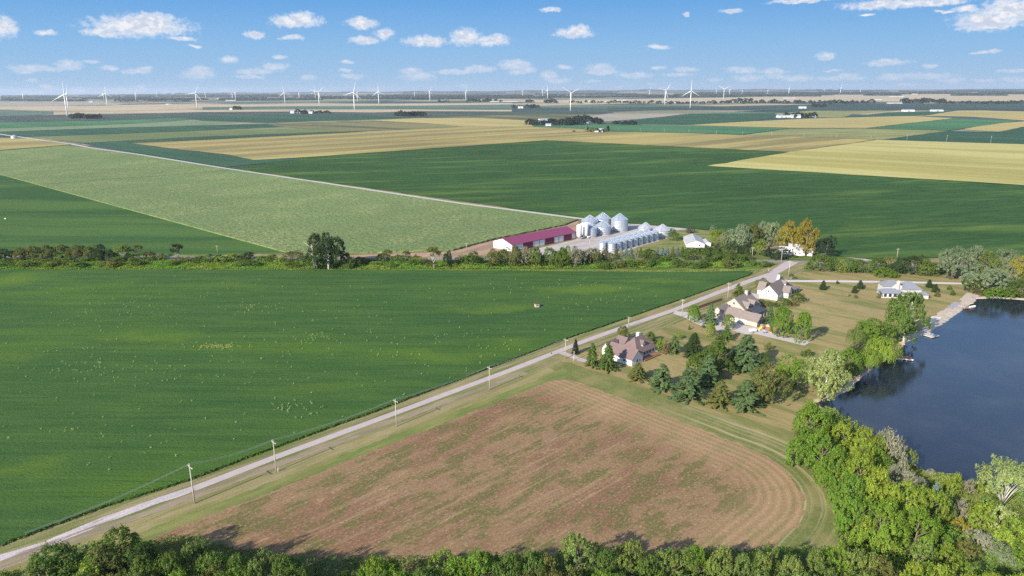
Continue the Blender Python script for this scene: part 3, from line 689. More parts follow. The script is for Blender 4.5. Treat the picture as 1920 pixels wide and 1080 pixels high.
def weep(name, strands, per, leaf):
    T_ = []
    lob = [(0, 0, .80, .2)]+[(.27*math.cos(a), .27*math.sin(a), rng.uniform(.55, .75), .19) for a in np.linspace(0, 5.5, 7)]
    for s in range(strands):
        c_ = lob[rng.integers(len(lob))]; d = sph(1)[0]; d[2] = abs(d[2])*.9
        p = np.array(c_[:3])+d*c_[3]; ln = rng.uniform(.12, .42)*(1.0 if np.hypot(p[0], p[1]) > .25 else .4)
        for j in range(per):
            f = j/per; T_.append((p[0]+d[0]*.05*f+rng.normal(0, .012), p[1]+d[1]*.05*f+rng.normal(0, .012), max(.03, p[2]-ln*f)))
    T_ = np.array(T_); nr = T_-np.array([0, 0, .4]); nr /= np.linalg.norm(nr, axis=1)[:, None]; nr[:, 2] += .4
    sv = np.repeat(rng.uniform(0, 1, strands), per)
    var = np.stack([np.clip(.5+.4*(sv-.5)+rng.normal(0, .12, len(T_)), 0, 1), np.repeat(rng.uniform(0, 1, strands), per)], 1)
    q = np.percentile(np.abs(T_[:, :2]), 99.3); T_[:, :2] *= .5/q; T_[:, 2] /= T_[:, 2].max()
    return leaf_mesh(name, T_, nr, leaf, .4, var, .35, up=np.tile([0, 0, 1.], (len(T_), 1)))
def airy(name, limbs, tufts, per, leaf, rad=.09, z0=.35):
    T_, L_ = [], []
    for i in range(limbs):
        a = rng.uniform(0, 6.28); el_ = rng.uniform(.2, 1.35); r_ = rng.uniform(.75, 1.)
        c_ = np.array([.42*math.cos(a)*math.cos(el_)*r_, .42*math.sin(a)*math.cos(el_)*r_, z0+.15+.45*math.sin(el_)*r_])
        k = tufts//limbs; T_.append(c_+rng.normal(0, 1, (k, 3))*np.array([rad, rad, rad*.55])); L_.append(c_)
    T_ = np.vstack(T_); T_ = T_[T_[:, 2] > .12]
    cen, nr, var, s = leaves_from_tufts(T_, rng.uniform(.7, 1.3, len(T_))*.03, np.array([0, 0, .4]), per, leaf)
    q = np.percentile(np.abs(cen[:, :2]), 99.3); cen[:, :2] *= .5/q; zs = 1/np.percentile(cen[:, 2], 99.9); cen[:, 2] *= zs
    mb = MB(); mb.tube([(0, 0, -.01), (.01, 0, .2), (0, .01, .45)], [.016, .012, .008], 7)
    for c_ in L_:
        e_ = Vector((c_[0]*.5/q, c_[1]*.5/q, c_[2]*zs)); zz = rng.uniform(.12, .35)
        mb.tube([(0, 0, zz), (e_.x*.4, e_.y*.4, zz+(e_.z-zz)*.5), e_], [.008, .005, .0015], 5)
    return leaf_mesh(name, cen, nr, s, .65, var), mb.mesh(name+'_limbs', True)

PR = {}
mtr = [trunk_mesh('trunk_shape', 6, .75, .028, 1), trunk_mesh('trunk_shape', 7, .8, .026, 5, forks=2)]
for i in range(4):
    me, _ = broad('maple_crown', [9, 11, 8, 12][i], [.20, .17, .21, .16][i], [700, 760, 640, 800][i], 30, .0132, tr=.030, rz=[.33, .35, .31, .36][i], cz=[.50, .49, .52, .48][i], rx=.33, low=.03)
    PR['m%d' % i] = (me, mtr[i % 2], 'bark', 'maple_tree')
for i in range(2):
    me, _ = broad('oval_crown', 8, .22, 760, 34, .0165, tr=.034, cz=.53, rx=.2, rz=.32, low=.07)
    PR['o%d' % i] = (me, mtr[0], 'bark', 'maple_tree')
for i in range(3):
    me, _ = broad('round_crown', 7, .24, 300, 24, .022, tr=.055, cz=.45, rx=.3, rz=.3, low=.0, bot=.0)
    PR['s%d' % i] = (me, trunk_mesh('stem_shape', 5, .5, .03, 9+i), 'bark', 'shrub')
me, _ = broad('topiary_crown', 2, .33, 420, 24, .02, tr=.03, cz=.5, rx=.08, rz=.1, low=.04); PR['ball'] = (me, mtr[0], 'bark', 'round_shrub')
ctr = MB().tube([(0, 0, -.01), (0, 0, .5), (0, 0, .96)], [.022, .013, .003], 7).mesh('conifer_stem', True)
for i in range(2): PR['p%d' % i] = (conifer('pine_crown', [17, 20][i], 9, 9, 22, .024, tr=.05, wob=.3, power=.66), ctr, 'bark', 'pine_tree')
PR['c0'] = (conifer('cedar_crown', 30, 13, 8, 10, .020, drop=.05, power=.6, wob=.14, tr=.045, z0=.02), ctr, 'bark', 'cedar_tree')
PR['sp'] = (conifer('spruce_crown', 26, 10, 7, 16, .022, drop=.16, power=.7, wob=.15, tr=.04, z0=.03), ctr, 'bark', 'spruce_tree')
PR['w0'] = (weep('willow_crown', 620, 22, .018), trunk_mesh('willow_stem', 7, .6, .03, 21), 'bark', 'willow_tree')
for i in range(2):
    a_, b_ = airy('cottonwood_crown', [15, 20][i], [420, 520][i], 26, .0135, rad=[.085, .07][i]); PR['a%d' % i] = (a_, b_, 'pbark', 'cottonwood_tree')
me, _ = broad('far_crown', 6, .22, 110, 14, .07, tr=.08, cz=.5, rx=.28, rz=.28, low=.0); PR['far'] = (me, None, 'bark', 'tree')
me, _ = broad('far_crown', 5, .24, 90, 14, .07, tr=.08, cz=.42, rx=.33, rz=.2, low=.0); PR['farw'] = (me, None, 'bark', 'tree')

PAL = dict(yg=(.128, .172, .026), vg=(.088, .145, .022), g=(.068, .105, .024), lg=(.104, .138, .036), dg=(.036, .060, .022), ol=(.105, .115, .035), sv=(.15, .18, .10), gd=(.21, .18, .035),
           bs=(.082, .125, .050), gr=(.19, .19, .135), pu=(.075, .06, .05), dk=(.03, .045, .025), pl=(.19, .23, .085), br=(.13, .105, .05), blu=(.12, .16, .15), far=(.040, .062, .045), fg=(.06, .09, .05))
PAL = {k: tuple(c*(1.6 if k in ('vg', 'lg', 'yg', 'g', 'pl') else 1.4) for c in v) for k, v in PAL.items()}; PAL['far'] = (.045, .062, .045)
TREES = []
Z5 = 'in the grove between hay field and lake'
KREC = dict(maple_tree='leafy tree', shrub='shrub', round_shrub='clipped shrub', pine_tree='pine', cedar_tree='cedar', spruce_tree='spruce', willow_tree='weeping willow', cottonwood_tree='open-branched cottonwood', tree='tree')
CN = dict(yg='yellow-green', vg='vivid green', g='green', lg='light green', dg='dark green', ol='olive green', sv='silvery green', gd='golden green', bs='blue-green', gr='greyish', pu='purplish', dk='very dark', pl='pale green', br='brownish', blu='blue-grey', far='dark', fg='dull green')
def T(x, yb, yt, w, kind, col, zone, world=None, hgt=None, wid=None, bark=None, name=None):
    if world is None:
        gx, gy = G(x, yb); sc = math.hypot(gy, H)
        # real height from the pixel height along the upright through the base
        lo_, hi_ = 0.1, 60.
        for _ in range(26):
            md = (lo_+hi_)/2; v = Vector((gx, gy, md-H)); yy = 540-F*v.dot(UU)/v.dot(fw)
            if yy > yt: lo_ = md
            else: hi_ = md
        h_ = md if hgt is None else hgt; w_ = w*Vector((gx, gy, -H)).dot(fw)/F if wid is None else wid
    else:
        gx, gy = world; h_, w_ = hgt, wid
    me, tr_, bk, nm = PR[kind]
    if bark: bk = bark
    if name: nm = name
    c_ = PAL[col]; j = random.uniform(.88, 1.12); k = random.uniform(-.06, .06)
    if zone == Z5 and kind[0] in 'mp': w_ *= 1.15
    colr = (c_[0]*j*(1+k), c_[1]*j, c_[2]*j*(1-k), 1)
    rz = random.uniform(0, 6.28)
    if tr_ is None:
        o = bpy.data.objects.new(nm, me); C.objects.link(o); o.color = colr
    else:
        o = empty(nm, (0, 0, 0))
        cr_ = bpy.data.objects.new('crown', me); C.objects.link(cr_); cr_.parent = o; cr_.color = colr
        key = (tr_.name, bk)
        if key not in TRM:
            t2 = tr_.copy(); t2.materials.append(M[bk]); TRM[key] = t2
        st = bpy.data.objects.new('trunk', TRM[key]); C.objects.link(st); st.parent = o
    o.location = (gx, gy, 0); o.rotation_euler = (0, 0, rz); o.scale = (w_, w_, h_)
    TREES.append((zone, x if world is None else gx, o, CN[col], KREC.get(nm, nm.replace('_', ' ')), w_, h_))
    return o
TRM = {}
R = random.uniform
# --- yard trees, houses, left to right
Z1 = 'beside the mauve-roofed house'
for a in [(1079,663,635,16,'sp','dk'),(1110,687,643,28,'p0','g'),(1139,694,643,36,'p1','g'),(1169,640,610,25,'m1','ol'),(1219,641,620,25,'s0','g'),
          (1236,660,633,15,'o0','yg'),(1248,664,636,14,'s1','br'),(1264,661,629,27,'p0','bs'),(1272,636,624,15,'s2','yg'),(1292.5,618,609,6,'sp','g'),(1300,668,624.5,38,'c0','dg'),
          (1195,712,680,36,'p1','ol'),(1240,731,682,48,'p0','bs'),(1215,664,650,12,'s1','g')]: T(*a, Z1)
Z2 = 'beside the tan house'
for a in [(1302,604,571,26,'o0','vg'),(1332,608,569,28,'sp','bs'),(1331,631.5,605,19,'o1','yg'),(1364,617,589,25,'o0','lg'),(1362,638,612,24,'p1','g'),
          (1461,631.5,574,42,'o0','vg'),(1501,641,583,34,'o1','vg'),(1440,657,642,15,'s0','ol'),(1443,607,573,22,'sp','bs'),(1468,574,558,27,'m2','g'),(1440,573,563,22,'s1','ol'),
          (1427,569,561,14,'s2','br'),(1452,576,566,18,'s0','g'),(1384,556,531,23,'p0','g'),(1319,614,609,10,'s1','dg')]: T(*a, Z2)
Z3 = 'beside the brown-roofed white house'
for a in [(1430,538,520,26,'s1','ol'),(1483,525,513,13,'a0','ol'),(1495,566,548,29,'ball','g'),(1489,574,565,16,'s0','br'),(1477,571,563,14,'s2','ol')]: T(*a, Z3)
Z4 = 'around the grey-roofed house'
for a in [(1543,543,526,15,'c0','dg'),(1570,532,526,7,'s0','dk'),(1612,541,525.5,15,'c0','dg'),(1602,549,535.5,12,'c0','dg'),(1589,556,548,8,'s1','gr'),(1604,559,552,8,'s0','br'),
          (1741.5,539,524,14,'c0','dg'),(1753,548,532,14,'c0','dg'),(1756.7,556,545,11,'p0','ol'),(1780,543.5,534,10,'p0','g'),(1786,553.5,543.5,9,'p1','g'),(1655,535,526,14,'s2','lg'),
          (1648,559,545,10,'s1','ol'),(1724,563,549,14,'s0','ol'),(1694,642,546,84,'m1','g')]: T(*a, Z4, bark='pbark' if a[3] == 84 else None)
for a in [(1312,708,661,48,'m0','g'),(1345,704,640,54,'m3','g'),(1347,672,626,36,'p0','g'),(1379,690,655,34,'m1','g'),(1397,693,627.5,54,'p1','bs'),(1291,748,690,58,'p0','bs'),(1349,760,714,42,'p1','ol'),(1397,765.5,713,58,'p0','bs'),
          (1326,722,664,40,'p1','bs'),(1430,690,661,26,'m2','g'),(1436,757,682,66,'m1','ol'),(1490,727,669,64,'m2','vg'),(1466,712,680,30,'s1','yg'),(1513,668,655,23,'s0','g'),(1545,744,653,70,'m3','pl'),(1558,690,655,46,'m3','pl'),(1587,702,652,52,'m0','vg'),
          (1603,657,614,36,'w0','lg'),(1634,645,597,62,'m1','vg'),(1606,682,648,34,'s2','dg'),(1652,691,630,62,'w0','yg'),(1628,700,652,38,'w0','yg'),(1598,706,668,30,'w0','lg')]:
    T(*a, Z5, bark='pbark' if a[3] == 70 else None)
# --- farmstead
Z6 = 'at the old farmstead by the junction'
for a in [(1262,450,428,25,'s0','g'),(1295,437,425,17,'s1','pu'),(1335,440,422,18,'m0','sv'),(1343,459,429,36,'m2','yg'),(1362,462,433,26,'m1','sv'),(1385,464,419,46,'m3','sv'),(1408,462,417,36,'m0','ol'),(1427,456,414.5,30,'m1','sv'),
          (1444,463,415,38,'m2','sv'),(1477,470,414,50,'m0','gd'),(1498,470,421,32,'m1','ol'),(1510,480,411,42,'m3','gd'),(1423,476,448,30,'s0','yg'),(1464,484,462,48,'s1','dk'),(1548,484,442,42,'m2','dk'),(1440,480,462,18,'sp','dk'),
          (1308,478,464,22,'m1','dg'),(1325,479,460,22,'m0','dg'),(1342,480,459,24,'m2','dg'),(1360,480,458,24,'m3','g'),(1378,482,456,26,'m0','dg'),(1396,481,457,24,'m1','dg')]: T(*a, Z6)
Z7 = 'in front of the grain bins'
for i, x in enumerate([1155,1165,1174,1183,1193,1201,1232,1242,1251,1261,1270,1279]): T(x, 482+R(-1,1), 463+R(-1.5,2.5), R(10,13), 'sp', ['ol','gr','blu','blu','gr','ol','blu','blu','blu','ol','blu','g'][i], Z7)
# --- windbreak along the county road
Z8 = 'in the windbreak left of the double tree'
Z9 = 'in the windbreak right of the double tree'
for a in [(10,489,466,42,'m0','dg'),(40,489,464,40,'m1','ol'),(64,488,459,36,'m2','ol'),(90,488,459,36,'m3','ol'),(118,487,457.5,36,'m0','ol'),(146,488,458,36,'m1','ol'),(172,489,459,30,'m2','ol'),(190,489,457,30,'m3','dg'),(210,490,466,26,'s0','dg'),
          (232,492,456.5,32,'a0','lg'),(262,489,458,18,'a1','ol'),(283,488,470,22,'a0','br'),(335,490,456.5,24,'a1','dg'),(301,488,474,14,'a1','gr'),(465,487,473,32,'m1','dg'),(548,490,470,42,'m2','ol'),(410,484,477,18,'s0','dg'),
          (126,497,482,30,'s1','g')]: T(*a, Z8)
T(594,505,438,60,'m3','dg',Z9, name='cottonwood_tree', bark='pbark'); T(616,505,435,64,'m1','dg',Z9, name='cottonwood_tree', bark='pbark')
for a in [(645,494,470,24,'m0','dk'),(660,502,480,36,'s1','g'),(727,486,468,22,'a0','ol'),(762,486,470,16,'a1','ol'),(813,500,461,28,'a1','ol'),(842,500,470,24,'m0','dg'),(780,490,476,14,'s1','g'),
          (885,496,471,40,'s0','g'),(925,500,466,36,'m1','ol'),(946,498,463,30,'m2','g'),(966,500,460,32,'m3','ol'),(985,498,462,32,'m0','gr'),(1006,500,462,34,'m1','g'),(1030,500,462,34,'m2','g'),(1054,501,462,30,'m3','g'),(1064,500,460,26,'m0','vg'),(1078,501,460.5,32,'m1','gr'),
          (1096,499,466,28,'a0','gr'),(1114,496,464,34,'m2','ol'),(1137,492,468,24,'m3','ol'),(1215,488,466,34,'m1','g'),(1180,490,480,24,'s1','lg'),(1290,488,465,34,'m0','g'),(1315,489,463,32,'m2','g'),(1340,490,470,34,'m3','g'),(1368,491,472,30,'m1','g'),(1388,492,478,26,'s0','g'),
          (1412,498,488,24,'s1','g'),(1432,500,489,22,'s2','g'),(1445,497,491,14,'s0','lg')]: T(*a, Z9)
ZL = ['in the windbreak undergrowth, '+q for q in ('far left', 'under the left trees', 'below the dark field', 'near the bare soil', 'below the shed', 'below the grain bins', 'by the old farmstead', 'at the junction')]
x = -6
while x < 1405:                              # low shrubs that fill the strip
    if not 575 < x < 640:
        far_ = random.random() < .5
        yb = R(488, 493) if far_ else R(497, 503)
        T(x, yb, yb-R(8, 15), R(22, 38), 's%d' % random.randrange(3), random.choice(['g', 'vg', 'lg', 'g', 'ol', 'vg', 'yg', 'g']), ZL[int(x//200) if x > 0 else 0])
    x += R(11, 19)
# --- hedge north of the side lane
Z10 = 'in the hedge north of the side lane'
for a in [(1537,508,476,44,'m0','g'),(1516,506,488,20,'s0','g'),(1562,508,482,28,'m1','g'),(1577,511,487,24,'s1','yg'),(1593,511,484,30,'m2','g'),(1612,511,486,34,'m3','g'),(1630,512,488,26,'s2','g'),(1645,506,482,30,'m0','g'),(1657,518,501,48,'s0','vg'),
          (1676,512,492,34,'s1','dg'),(1690,513,482,34,'m1','dg'),(1712,514,477,44,'m2','dg'),(1735,517,484,34,'m3','g'),(1750,518,491,34,'m0','g'),(1665,504,480,24,'s2','ol'),(1760,512,492,30,'s1','g')]: T(*a, Z10)
Z11 = 'in the wood north of the lake'
for a in [(1787,523,462,66,'m1','sv'),(1825,516,460,58,'m0','sv'),(1846,524,470,50,'m3','lg'),(1888,510,466,54,'m2','sv'),(1850,549,500,84,'m2','sv'),(1884,540,497,52,'m1','sv'),(1912,538,478,56,'m0','gd'),(1955,545,480,70,'m1','g'),(1912,558,524,50,'m3','g'),
          (1862,558,538,46,'s0','vg'),(1890,558,540,36,'s1','vg'),(1825,550,516,40,'m0','g'),(1940,520,470,60,'m3','ol'),(1835,552,543,22,'s2','br')]: T(*a, Z11)
# --- hedgerow by the near shore
Z12 = 'in the thicket between hay field and lake'
for a in [(1512,846,752,86,'m0','vg'),(1556,836,768,50,'m1','lg'),(1500,870,800,60,'s0','vg'),(1576,858,788,68,'m2','yg'),(1538,892,812,76,'m3','vg'),(1612,886,800,78,'m0','yg'),(1560,930,846,72,'m1','vg'),(1606,936,846,84,'m2','yg'),(1632,900,836,52,'m3','vg'),
          (1660,884,806,66,'a0','gr'),(1655,906,850,50,'s1','g'),(1684,930,862,52,'m0','gr'),(1704,950,886,46,'m1','gr'),(1584,985,884,78,'m3','vg'),(1637,985,876,86,'m0','yg'),(1690,1000,900,84,'m1','yg'),(1735,1000,912,62,'m2','yg'),(1748,958,905,30,'p1','blu'),
          (1600,1020,930,74,'m2','vg'),(1650,1040,940,86,'m3','vg'),(1712,1044,950,84,'m0','vg'),(1766,990,922,44,'s0','lg'),(1622,1030,966,58,'s1','yg'),(1700,885,840,30,'s2','lg'),(1575,900,850,40,'s1','vg')]: T(*a, Z12)
Z13 = 'in the marshy scrub at the lower right'
for a in [(1785,930,886,34,'s0','yg'),(1815,926,898,30,'s1','gr'),(1838,930,898,26,'s2','yg'),(1876,962,868,96,'a1','pl'),(1922,960,876,60,'a0','sv'),(1836,990,938,62,'s0','yg'),(1800,975,935,44,'s1','gr'),(1870,995,948,56,'s2','pl'),(1893,1030,974,74,'s0','yg'),
          (1795,1002,970,44,'s1','gd'),(1835,1030,998,50,'s2','gr'),(1880,1050,1022,56,'s0','sv'),(1925,1020,980,50,'s1','lg'),(1760,1030,986,70,'s2','vg'),(1720,1060,1010,70,'s0','lg'),(1810,1050,1012,56,'s1','ol'),(1850,965,930,44,'s2','lg'),
          (1905,985,950,46,'s0','lg'),(1745,893,878,18,'s1','gr'),(1860,940,915,30,'s1','lg'),(1925,1060,1020,60,'s2','vg'),(1775,1060,1020,50,'s1','yg'),(1660,1062,1012,56,'s2','yg')]: T(*a, Z13, bark='pbark' if a[4][0] == 'a' else None)
# --- foreground wood along the bottom edge
Z14 = 'in the bottom-edge foreground wood'
def FG(x, top, w, kind, col, h=13.5):
    w *= 1.28
    yb = (top-165.5*h/H)/(1-h/H)
    d = ray(x, 540); 
    T(x, yb, top, w, kind, col, Z14, hgt=h)
for a in [(98,1013,118,'m3','g'),(236,975,120,'m0','g'),(178,1030,66,'s1','yg'),(205,1003,90,'m1','ol'),(282,1000,60,'m2','dg'),(280,1022,80,'m1','g'),(330,1012,70,'m3','g'),(372,992,52,'m2','lg'),(408,1016,66,'m0','g'),(450,1022,62,'m1','g'),(492,1022,66,'m2','lg'),(536,1026,70,'m3','g'),
          (712,1025,78,'m0','vg'),(790,1046,66,'m1','g'),(850,1020,80,'m2','vg'),(905,1012,76,'m3','vg'),(958,1016,62,'m0','g'),(992,1012,60,'m1','g'),(1026,1014,44,'s1','ol'),(1082,984,80,'m2','lg'),(1128,1010,52,'m3','g'),(1184,996,72,'m0','lg'),(1216,1022,48,'m1','g'),(1255,1008,74,'m2','lg'),
          (1305,1006,58,'m3','vg'),(1350,1006,62,'m0','lg'),(1385,1020,56,'m1','lg'),(1424,1010,64,'m2','lg'),(1470,1018,64,'m3','lg'),(1520,1012,64,'m0','lg'),(1562,1004,62,'m1','vg'),(1600,1010,74,'m2','lg'),(1648,1030,70,'m3','ol'),(1700,1034,66,'m0','yg'),(1748,1038,64,'m1','yg'),(1800,1046,70,'m2','yg'),(1850,1052,70,'m3','yg'),(1905,1056,70,'m0','yg')]: FG(*a)
FG(598, 1052, 20, 'sp', 'lg', 6.); FG(640, 1066, 40, 's0', 'g', 5.); FG(667, 1062, 36, 's1', 'lg', 5.)
x = 20
while x < 1930:
    if not 560 < x < 690: FG(x, R(1050, 1066)+(12 if x > 1650 else 0), R(64, 84), 'm%d' % random.randrange(4), random.choice(['g', 'lg', 'vg', 'ol', 'g'] if x < 1300 else ['lg', 'yg', 'vg', 'lg']), 13.5)
    x += R(34, 46)
# --- distant groves, a few pixels high
def grove(x0, x1, yb, hpx, k, zone, col='far', sp_=1.):
    for i in range(k):
        x_ = x0+(x1-x0)*(i+.5)/k+R(-.3, .3)*(x1-x0)/k
        y_ = yb+R(-sp_, sp_); hh = hpx*R(1.0, 1.6)
        T(x_, y_, y_-hh, hh*R(1.2, 1.9), random.choice(['far', 'farw']), col, zone)
grove(132, 190, 222, 6.5, 13, 'in the square far grove at the left'); grove(556, 575, 213, 6, 4, 'beside the far white barn'); grove(582, 620, 212, 3.5, 9, 'right of the far white barn')
grove(742, 795, 217.5, 7, 12, 'in the dark oblong far grove'); grove(992, 1100, 233.5, 7.5, 22, 'in the long farm grove', 'far', 1.5); grove(1060, 1112, 228.5, 8, 8, 'behind the long farm grove'); grove(1112, 1128, 232, 8, 4, 'at the end of the long farm grove'); grove(1150, 1193, 233, 5, 9, 'in the tail of the long farm grove')
for a in [(1099,247,11,13,'sv'),(1110,248,9,12,'ol'),(1120,248,8,11,'far'),(1130,248,7,9,'fg'),(1140,247,12,10,'far'),(1076,247.5,3.5,7,'fg')]: T(a[0], a[1], a[1]-a[2], a[3], 'far', a[4], 'around the lone yellow-field farmhouse')
grove(1472, 1528, 220.5, 6.5, 13, 'behind the far white sheds'); grove(440, 450, 206, 5, 3, 'beside a tiny far farmhouse'); grove(960, 1010, 202.5, 4.5, 10, 'in a low grove left of the near turbine'); grove(1520, 1548, 201, 5, 5, 'in the small clump before the dark field')
grove(820, 842, 191.5, 3, 5, 'in a tiny clump near the horizon'); grove(875, 940, 191, 4, 12, 'in the far farm row near the horizon'); grove(985, 1000, 192, 4, 4, 'near the pair of far turbines'); grove(1020, 1045, 192.5, 5, 6, 'at the foot of a far turbine')
grove(1064, 1250, 193.5, 4, 24, 'in the middle stretch of the horizon belt'); grove(1250, 1330, 194.5, 4, 12, 'in the horizon belt behind the grey turbine', 'far'); grove(1330, 1640, 194, 5, 34, 'in the long horizon tree belt at the right'); grove(1690, 1770, 193, 7, 14, 'in the tall part of the right horizon belt')
grove(1770, 1920, 194, 4, 20, 'at the right end of the horizon belt'); grove(215, 260, 190, 3, 9, 'in the far farm row at the left'); grove(270, 360, 189.5, 3, 16, 'among the far farms at the left'); grove(1370, 1410, 189, 4, 7, 'in a small belt by the yellow-footed turbine')

def ordn(k):
    u = ['', 'first', 'second', 'third', 'fourth', 'fifth', 'sixth', 'seventh', 'eighth', 'ninth', 'tenth', 'eleventh', 'twelfth', 'thirteenth', 'fourteenth', 'fifteenth', 'sixteenth', 'seventeenth', 'eighteenth', 'nineteenth']
    t = {20: 'twent', 30: 'thirt', 40: 'fort', 50: 'fift', 60: 'sixt', 70: 'sevent', 80: 'eight', 90: 'ninet', 100: 'hundred'}
    if k < 20: return u[k]
    if k >= 100: return 'hundred and '+ordn(k-100) if k > 100 else 'hundredth'
    b = t[k//10*10]
    return b+'ieth' if k % 10 == 0 else b+'y-'+u[k % 10]
zones = {}
for t_ in TREES: zones.setdefault(t_[0], []).append(t_)
for zn, ls in zones.items():
    ls.sort(key=lambda q: q[1])
    for i, q in enumerate(ls):
        o = q[2]; kd = q[4]
        cat = 'shrub' if 'shrub' in kd else 'tree'
        tag(o, '%s %s %s, %s from the left' % (q[3], kd, zn, ordn(i+1)), cat, ('trees ' if 'scrub' not in zn else 'shrubs ')+zn)

# ground cover nobody could count
def cover(name, px, n, hgt, size, col, zlab=None, world=False):
    pts = px if world else [G(*p) for p in px]; tr_ = tessellate_polygon([[Vector((x, y, 0)) for x, y in pts]])
    ar = []; tv = []
    for t in tr_:
        a, b, c = (np.array(pts[i]) for i in t); ar.append(abs(np.cross(b-a, c-a))/2); tv.append((a, b, c))
    ar = np.array(ar)/sum(ar); idx = rng.choice(len(tv), n, p=ar); u = rng.random((n, 2)); u[u.sum(1) > 1] = 1-u[u.sum(1) > 1]
    A_ = np.array([tv[i][0] for i in idx]); B_ = np.array([tv[i][1] for i in idx]); C_ = np.array([tv[i][2] for i in idx])
    P2 = A_+(B_-A_)*u[:, :1]+(C_-A_)*u[:, 1:]
    # clumpy height field
    hz = np.zeros(n)
    for k in range(5):
        f = .25*1.7**k; a = rng.uniform(0, 6.28); hz += np.sin(P2[:, 0]*f*math.cos(a)+P2[:, 1]*f*math.sin(a)+k)*np.sin(P2[:, 0]*f*math.sin(a)*1.3-P2[:, 1]*f*math.cos(a)+2*k)/1.4**k
    hz = np.clip(.55+.25*hz, .12, 1.1)
    cen = np.column_stack([P2, hz*hgt*rng.uniform(.55, 1.05, n)]); nr = np.tile([-.15, -.3, .8], (n, 1))
    var = np.stack([np.clip(hz*.5+.2+rng.normal(0, .15, n), 0, 1), np.clip(.5+.5*np.sin(P2[:, 0]*.12+P2[:, 1]*.07)+rng.normal(0, .2, n), 0, 1)], 1)
    me = leaf_mesh(name, cen, nr, size, .7, var, .6); o = bpy.data.objects.new(name, me); C.objects.link(o); o.color = PAL[col]+(1,); tag(o, kind='stuff'); return o
cover('undergrowth', [(-10,488),(300,488),(640,489),(1100,490),(1420,491),(1440,500),(1380,502),(1100,504),(640,506),(-10,506)], 70000, 1.3, .38, 'vg')
cover('grass', [(-10,505),(480,505.5),(900,506.5),(1280,508),(1400,504),(1425,508),(1290,512.5),(900,509.5),(-10,508.5)], 22000, .7, .28, 'lg')
cover('undergrowth', [(1488,800),(1530,770),(1566,772),(1612,815),(1690,846),(1704,872),(1735,889),(1800,904),(1886,921),(1990,950),(2020,1130),(1580,1100),(1575,985),(1540,900),(1490,850)], 120000, 2.2, .26, 'lg')
cover('undergrowth', [(-10,1090),(140,1030),(330,1010),(560,1050),(900,1050),(1500,1030),(1960,1080),(1960,1150),(-10,1150)], 40000, 2.0, .26, 'g')
# crop edge: leafy fringe where the soybeans meet the verge
eg = []
for i in range(len(beans)-7, len(beans)-1):
    a, b = Vector(G(*beans[i])), Vector(G(*beans[i+1]))
    k = int((b-a).length*9)
    for j in range(k): p = a.lerp(b, random.random()); eg.append((p.x+R(-.5, .5), p.y+R(-.5, .5), R(.1, .95)))
eg = np.array(eg); o = bpy.data.objects.new('soybean_fringe', leaf_mesh('soybean_fringe', eg, np.tile([.3, -.5, .5], (len(eg), 1)), .2, .7, rng.random((len(eg), 2)), .6)); C.objects.link(o); o.color = PAL['g']+(1,); tag(o, kind='stuff')
# pale weeds standing above the soybeans
wd = []
cl = [(480,258,45,6),(170,600,70,22),(230,575,60,14),(160,694,60,14),(480,580,40,8),(590,640,40,12),(560,772,50,16),(400,652,60,6),(1000,540,120,14),(300,700,200,40),(700,620,240,70),(350,560,300,40),(200,820,180,50),(1150,560,120,25),(900,640,120,40)]
bp = [Vector(G(*p)).to_2d() for p in beans]
def inside(p):
    c = False
    for i in range(len(bp)):
        a, b = bp[i], bp[i-1]
        if (a.y > p[1]) != (b.y > p[1]) and p[0] < (b.x-a.x)*(p[1]-a.y)/(b.y-a.y)+a.x: c = not c
    return c
for i in range(620):
    c_ = random.choice(cl[1:]) if random.random() < .6 else (500, 650, 600, 140)
    x_, y_ = random.gauss(c_[0], c_[2]*.6), random.gauss(c_[1], c_[3]*.6)
    if y_ < 515: continue
    p = G(x_, y_)
    if inside(p): wd.append((p[0], p[1], random.choice([.15, .2, .35, .25])))
cen = []
for (x_, y_, r_) in wd:
    for j in range(12): cen.append((x_+random.gauss(0, r_*.6), y_+random.gauss(0, r_*.6), .75+abs(random.gauss(.25, .3))))
cen = np.array(cen); o = bpy.data.objects.new('weeds', leaf_mesh('weeds', cen, np.tile([-.2, -.3, .8], (len(cen), 1)),   .13, .8, rng.uniform(.4, 1, (len(cen), 2)), .5)); C.objects.link(o); o.color = (.24, .30, .12, 1); tag(o, kind='stuff')
cen = np.array([(*G(random.gauss(410, 17), random.gauss(651.5, 2.2)), .85) for i in range(300)])
o = bpy.data.objects.new('weeds', leaf_mesh('yellow_weeds', cen, np.tile([-.2, -.3, .8], (len(cen), 1)), .2, .8, rng.uniform(.4, 1, (len(cen), 2)), .5)); C.objects.link(o); o.color = (.30, .30, .09, 1); tag(o, kind='stuff')

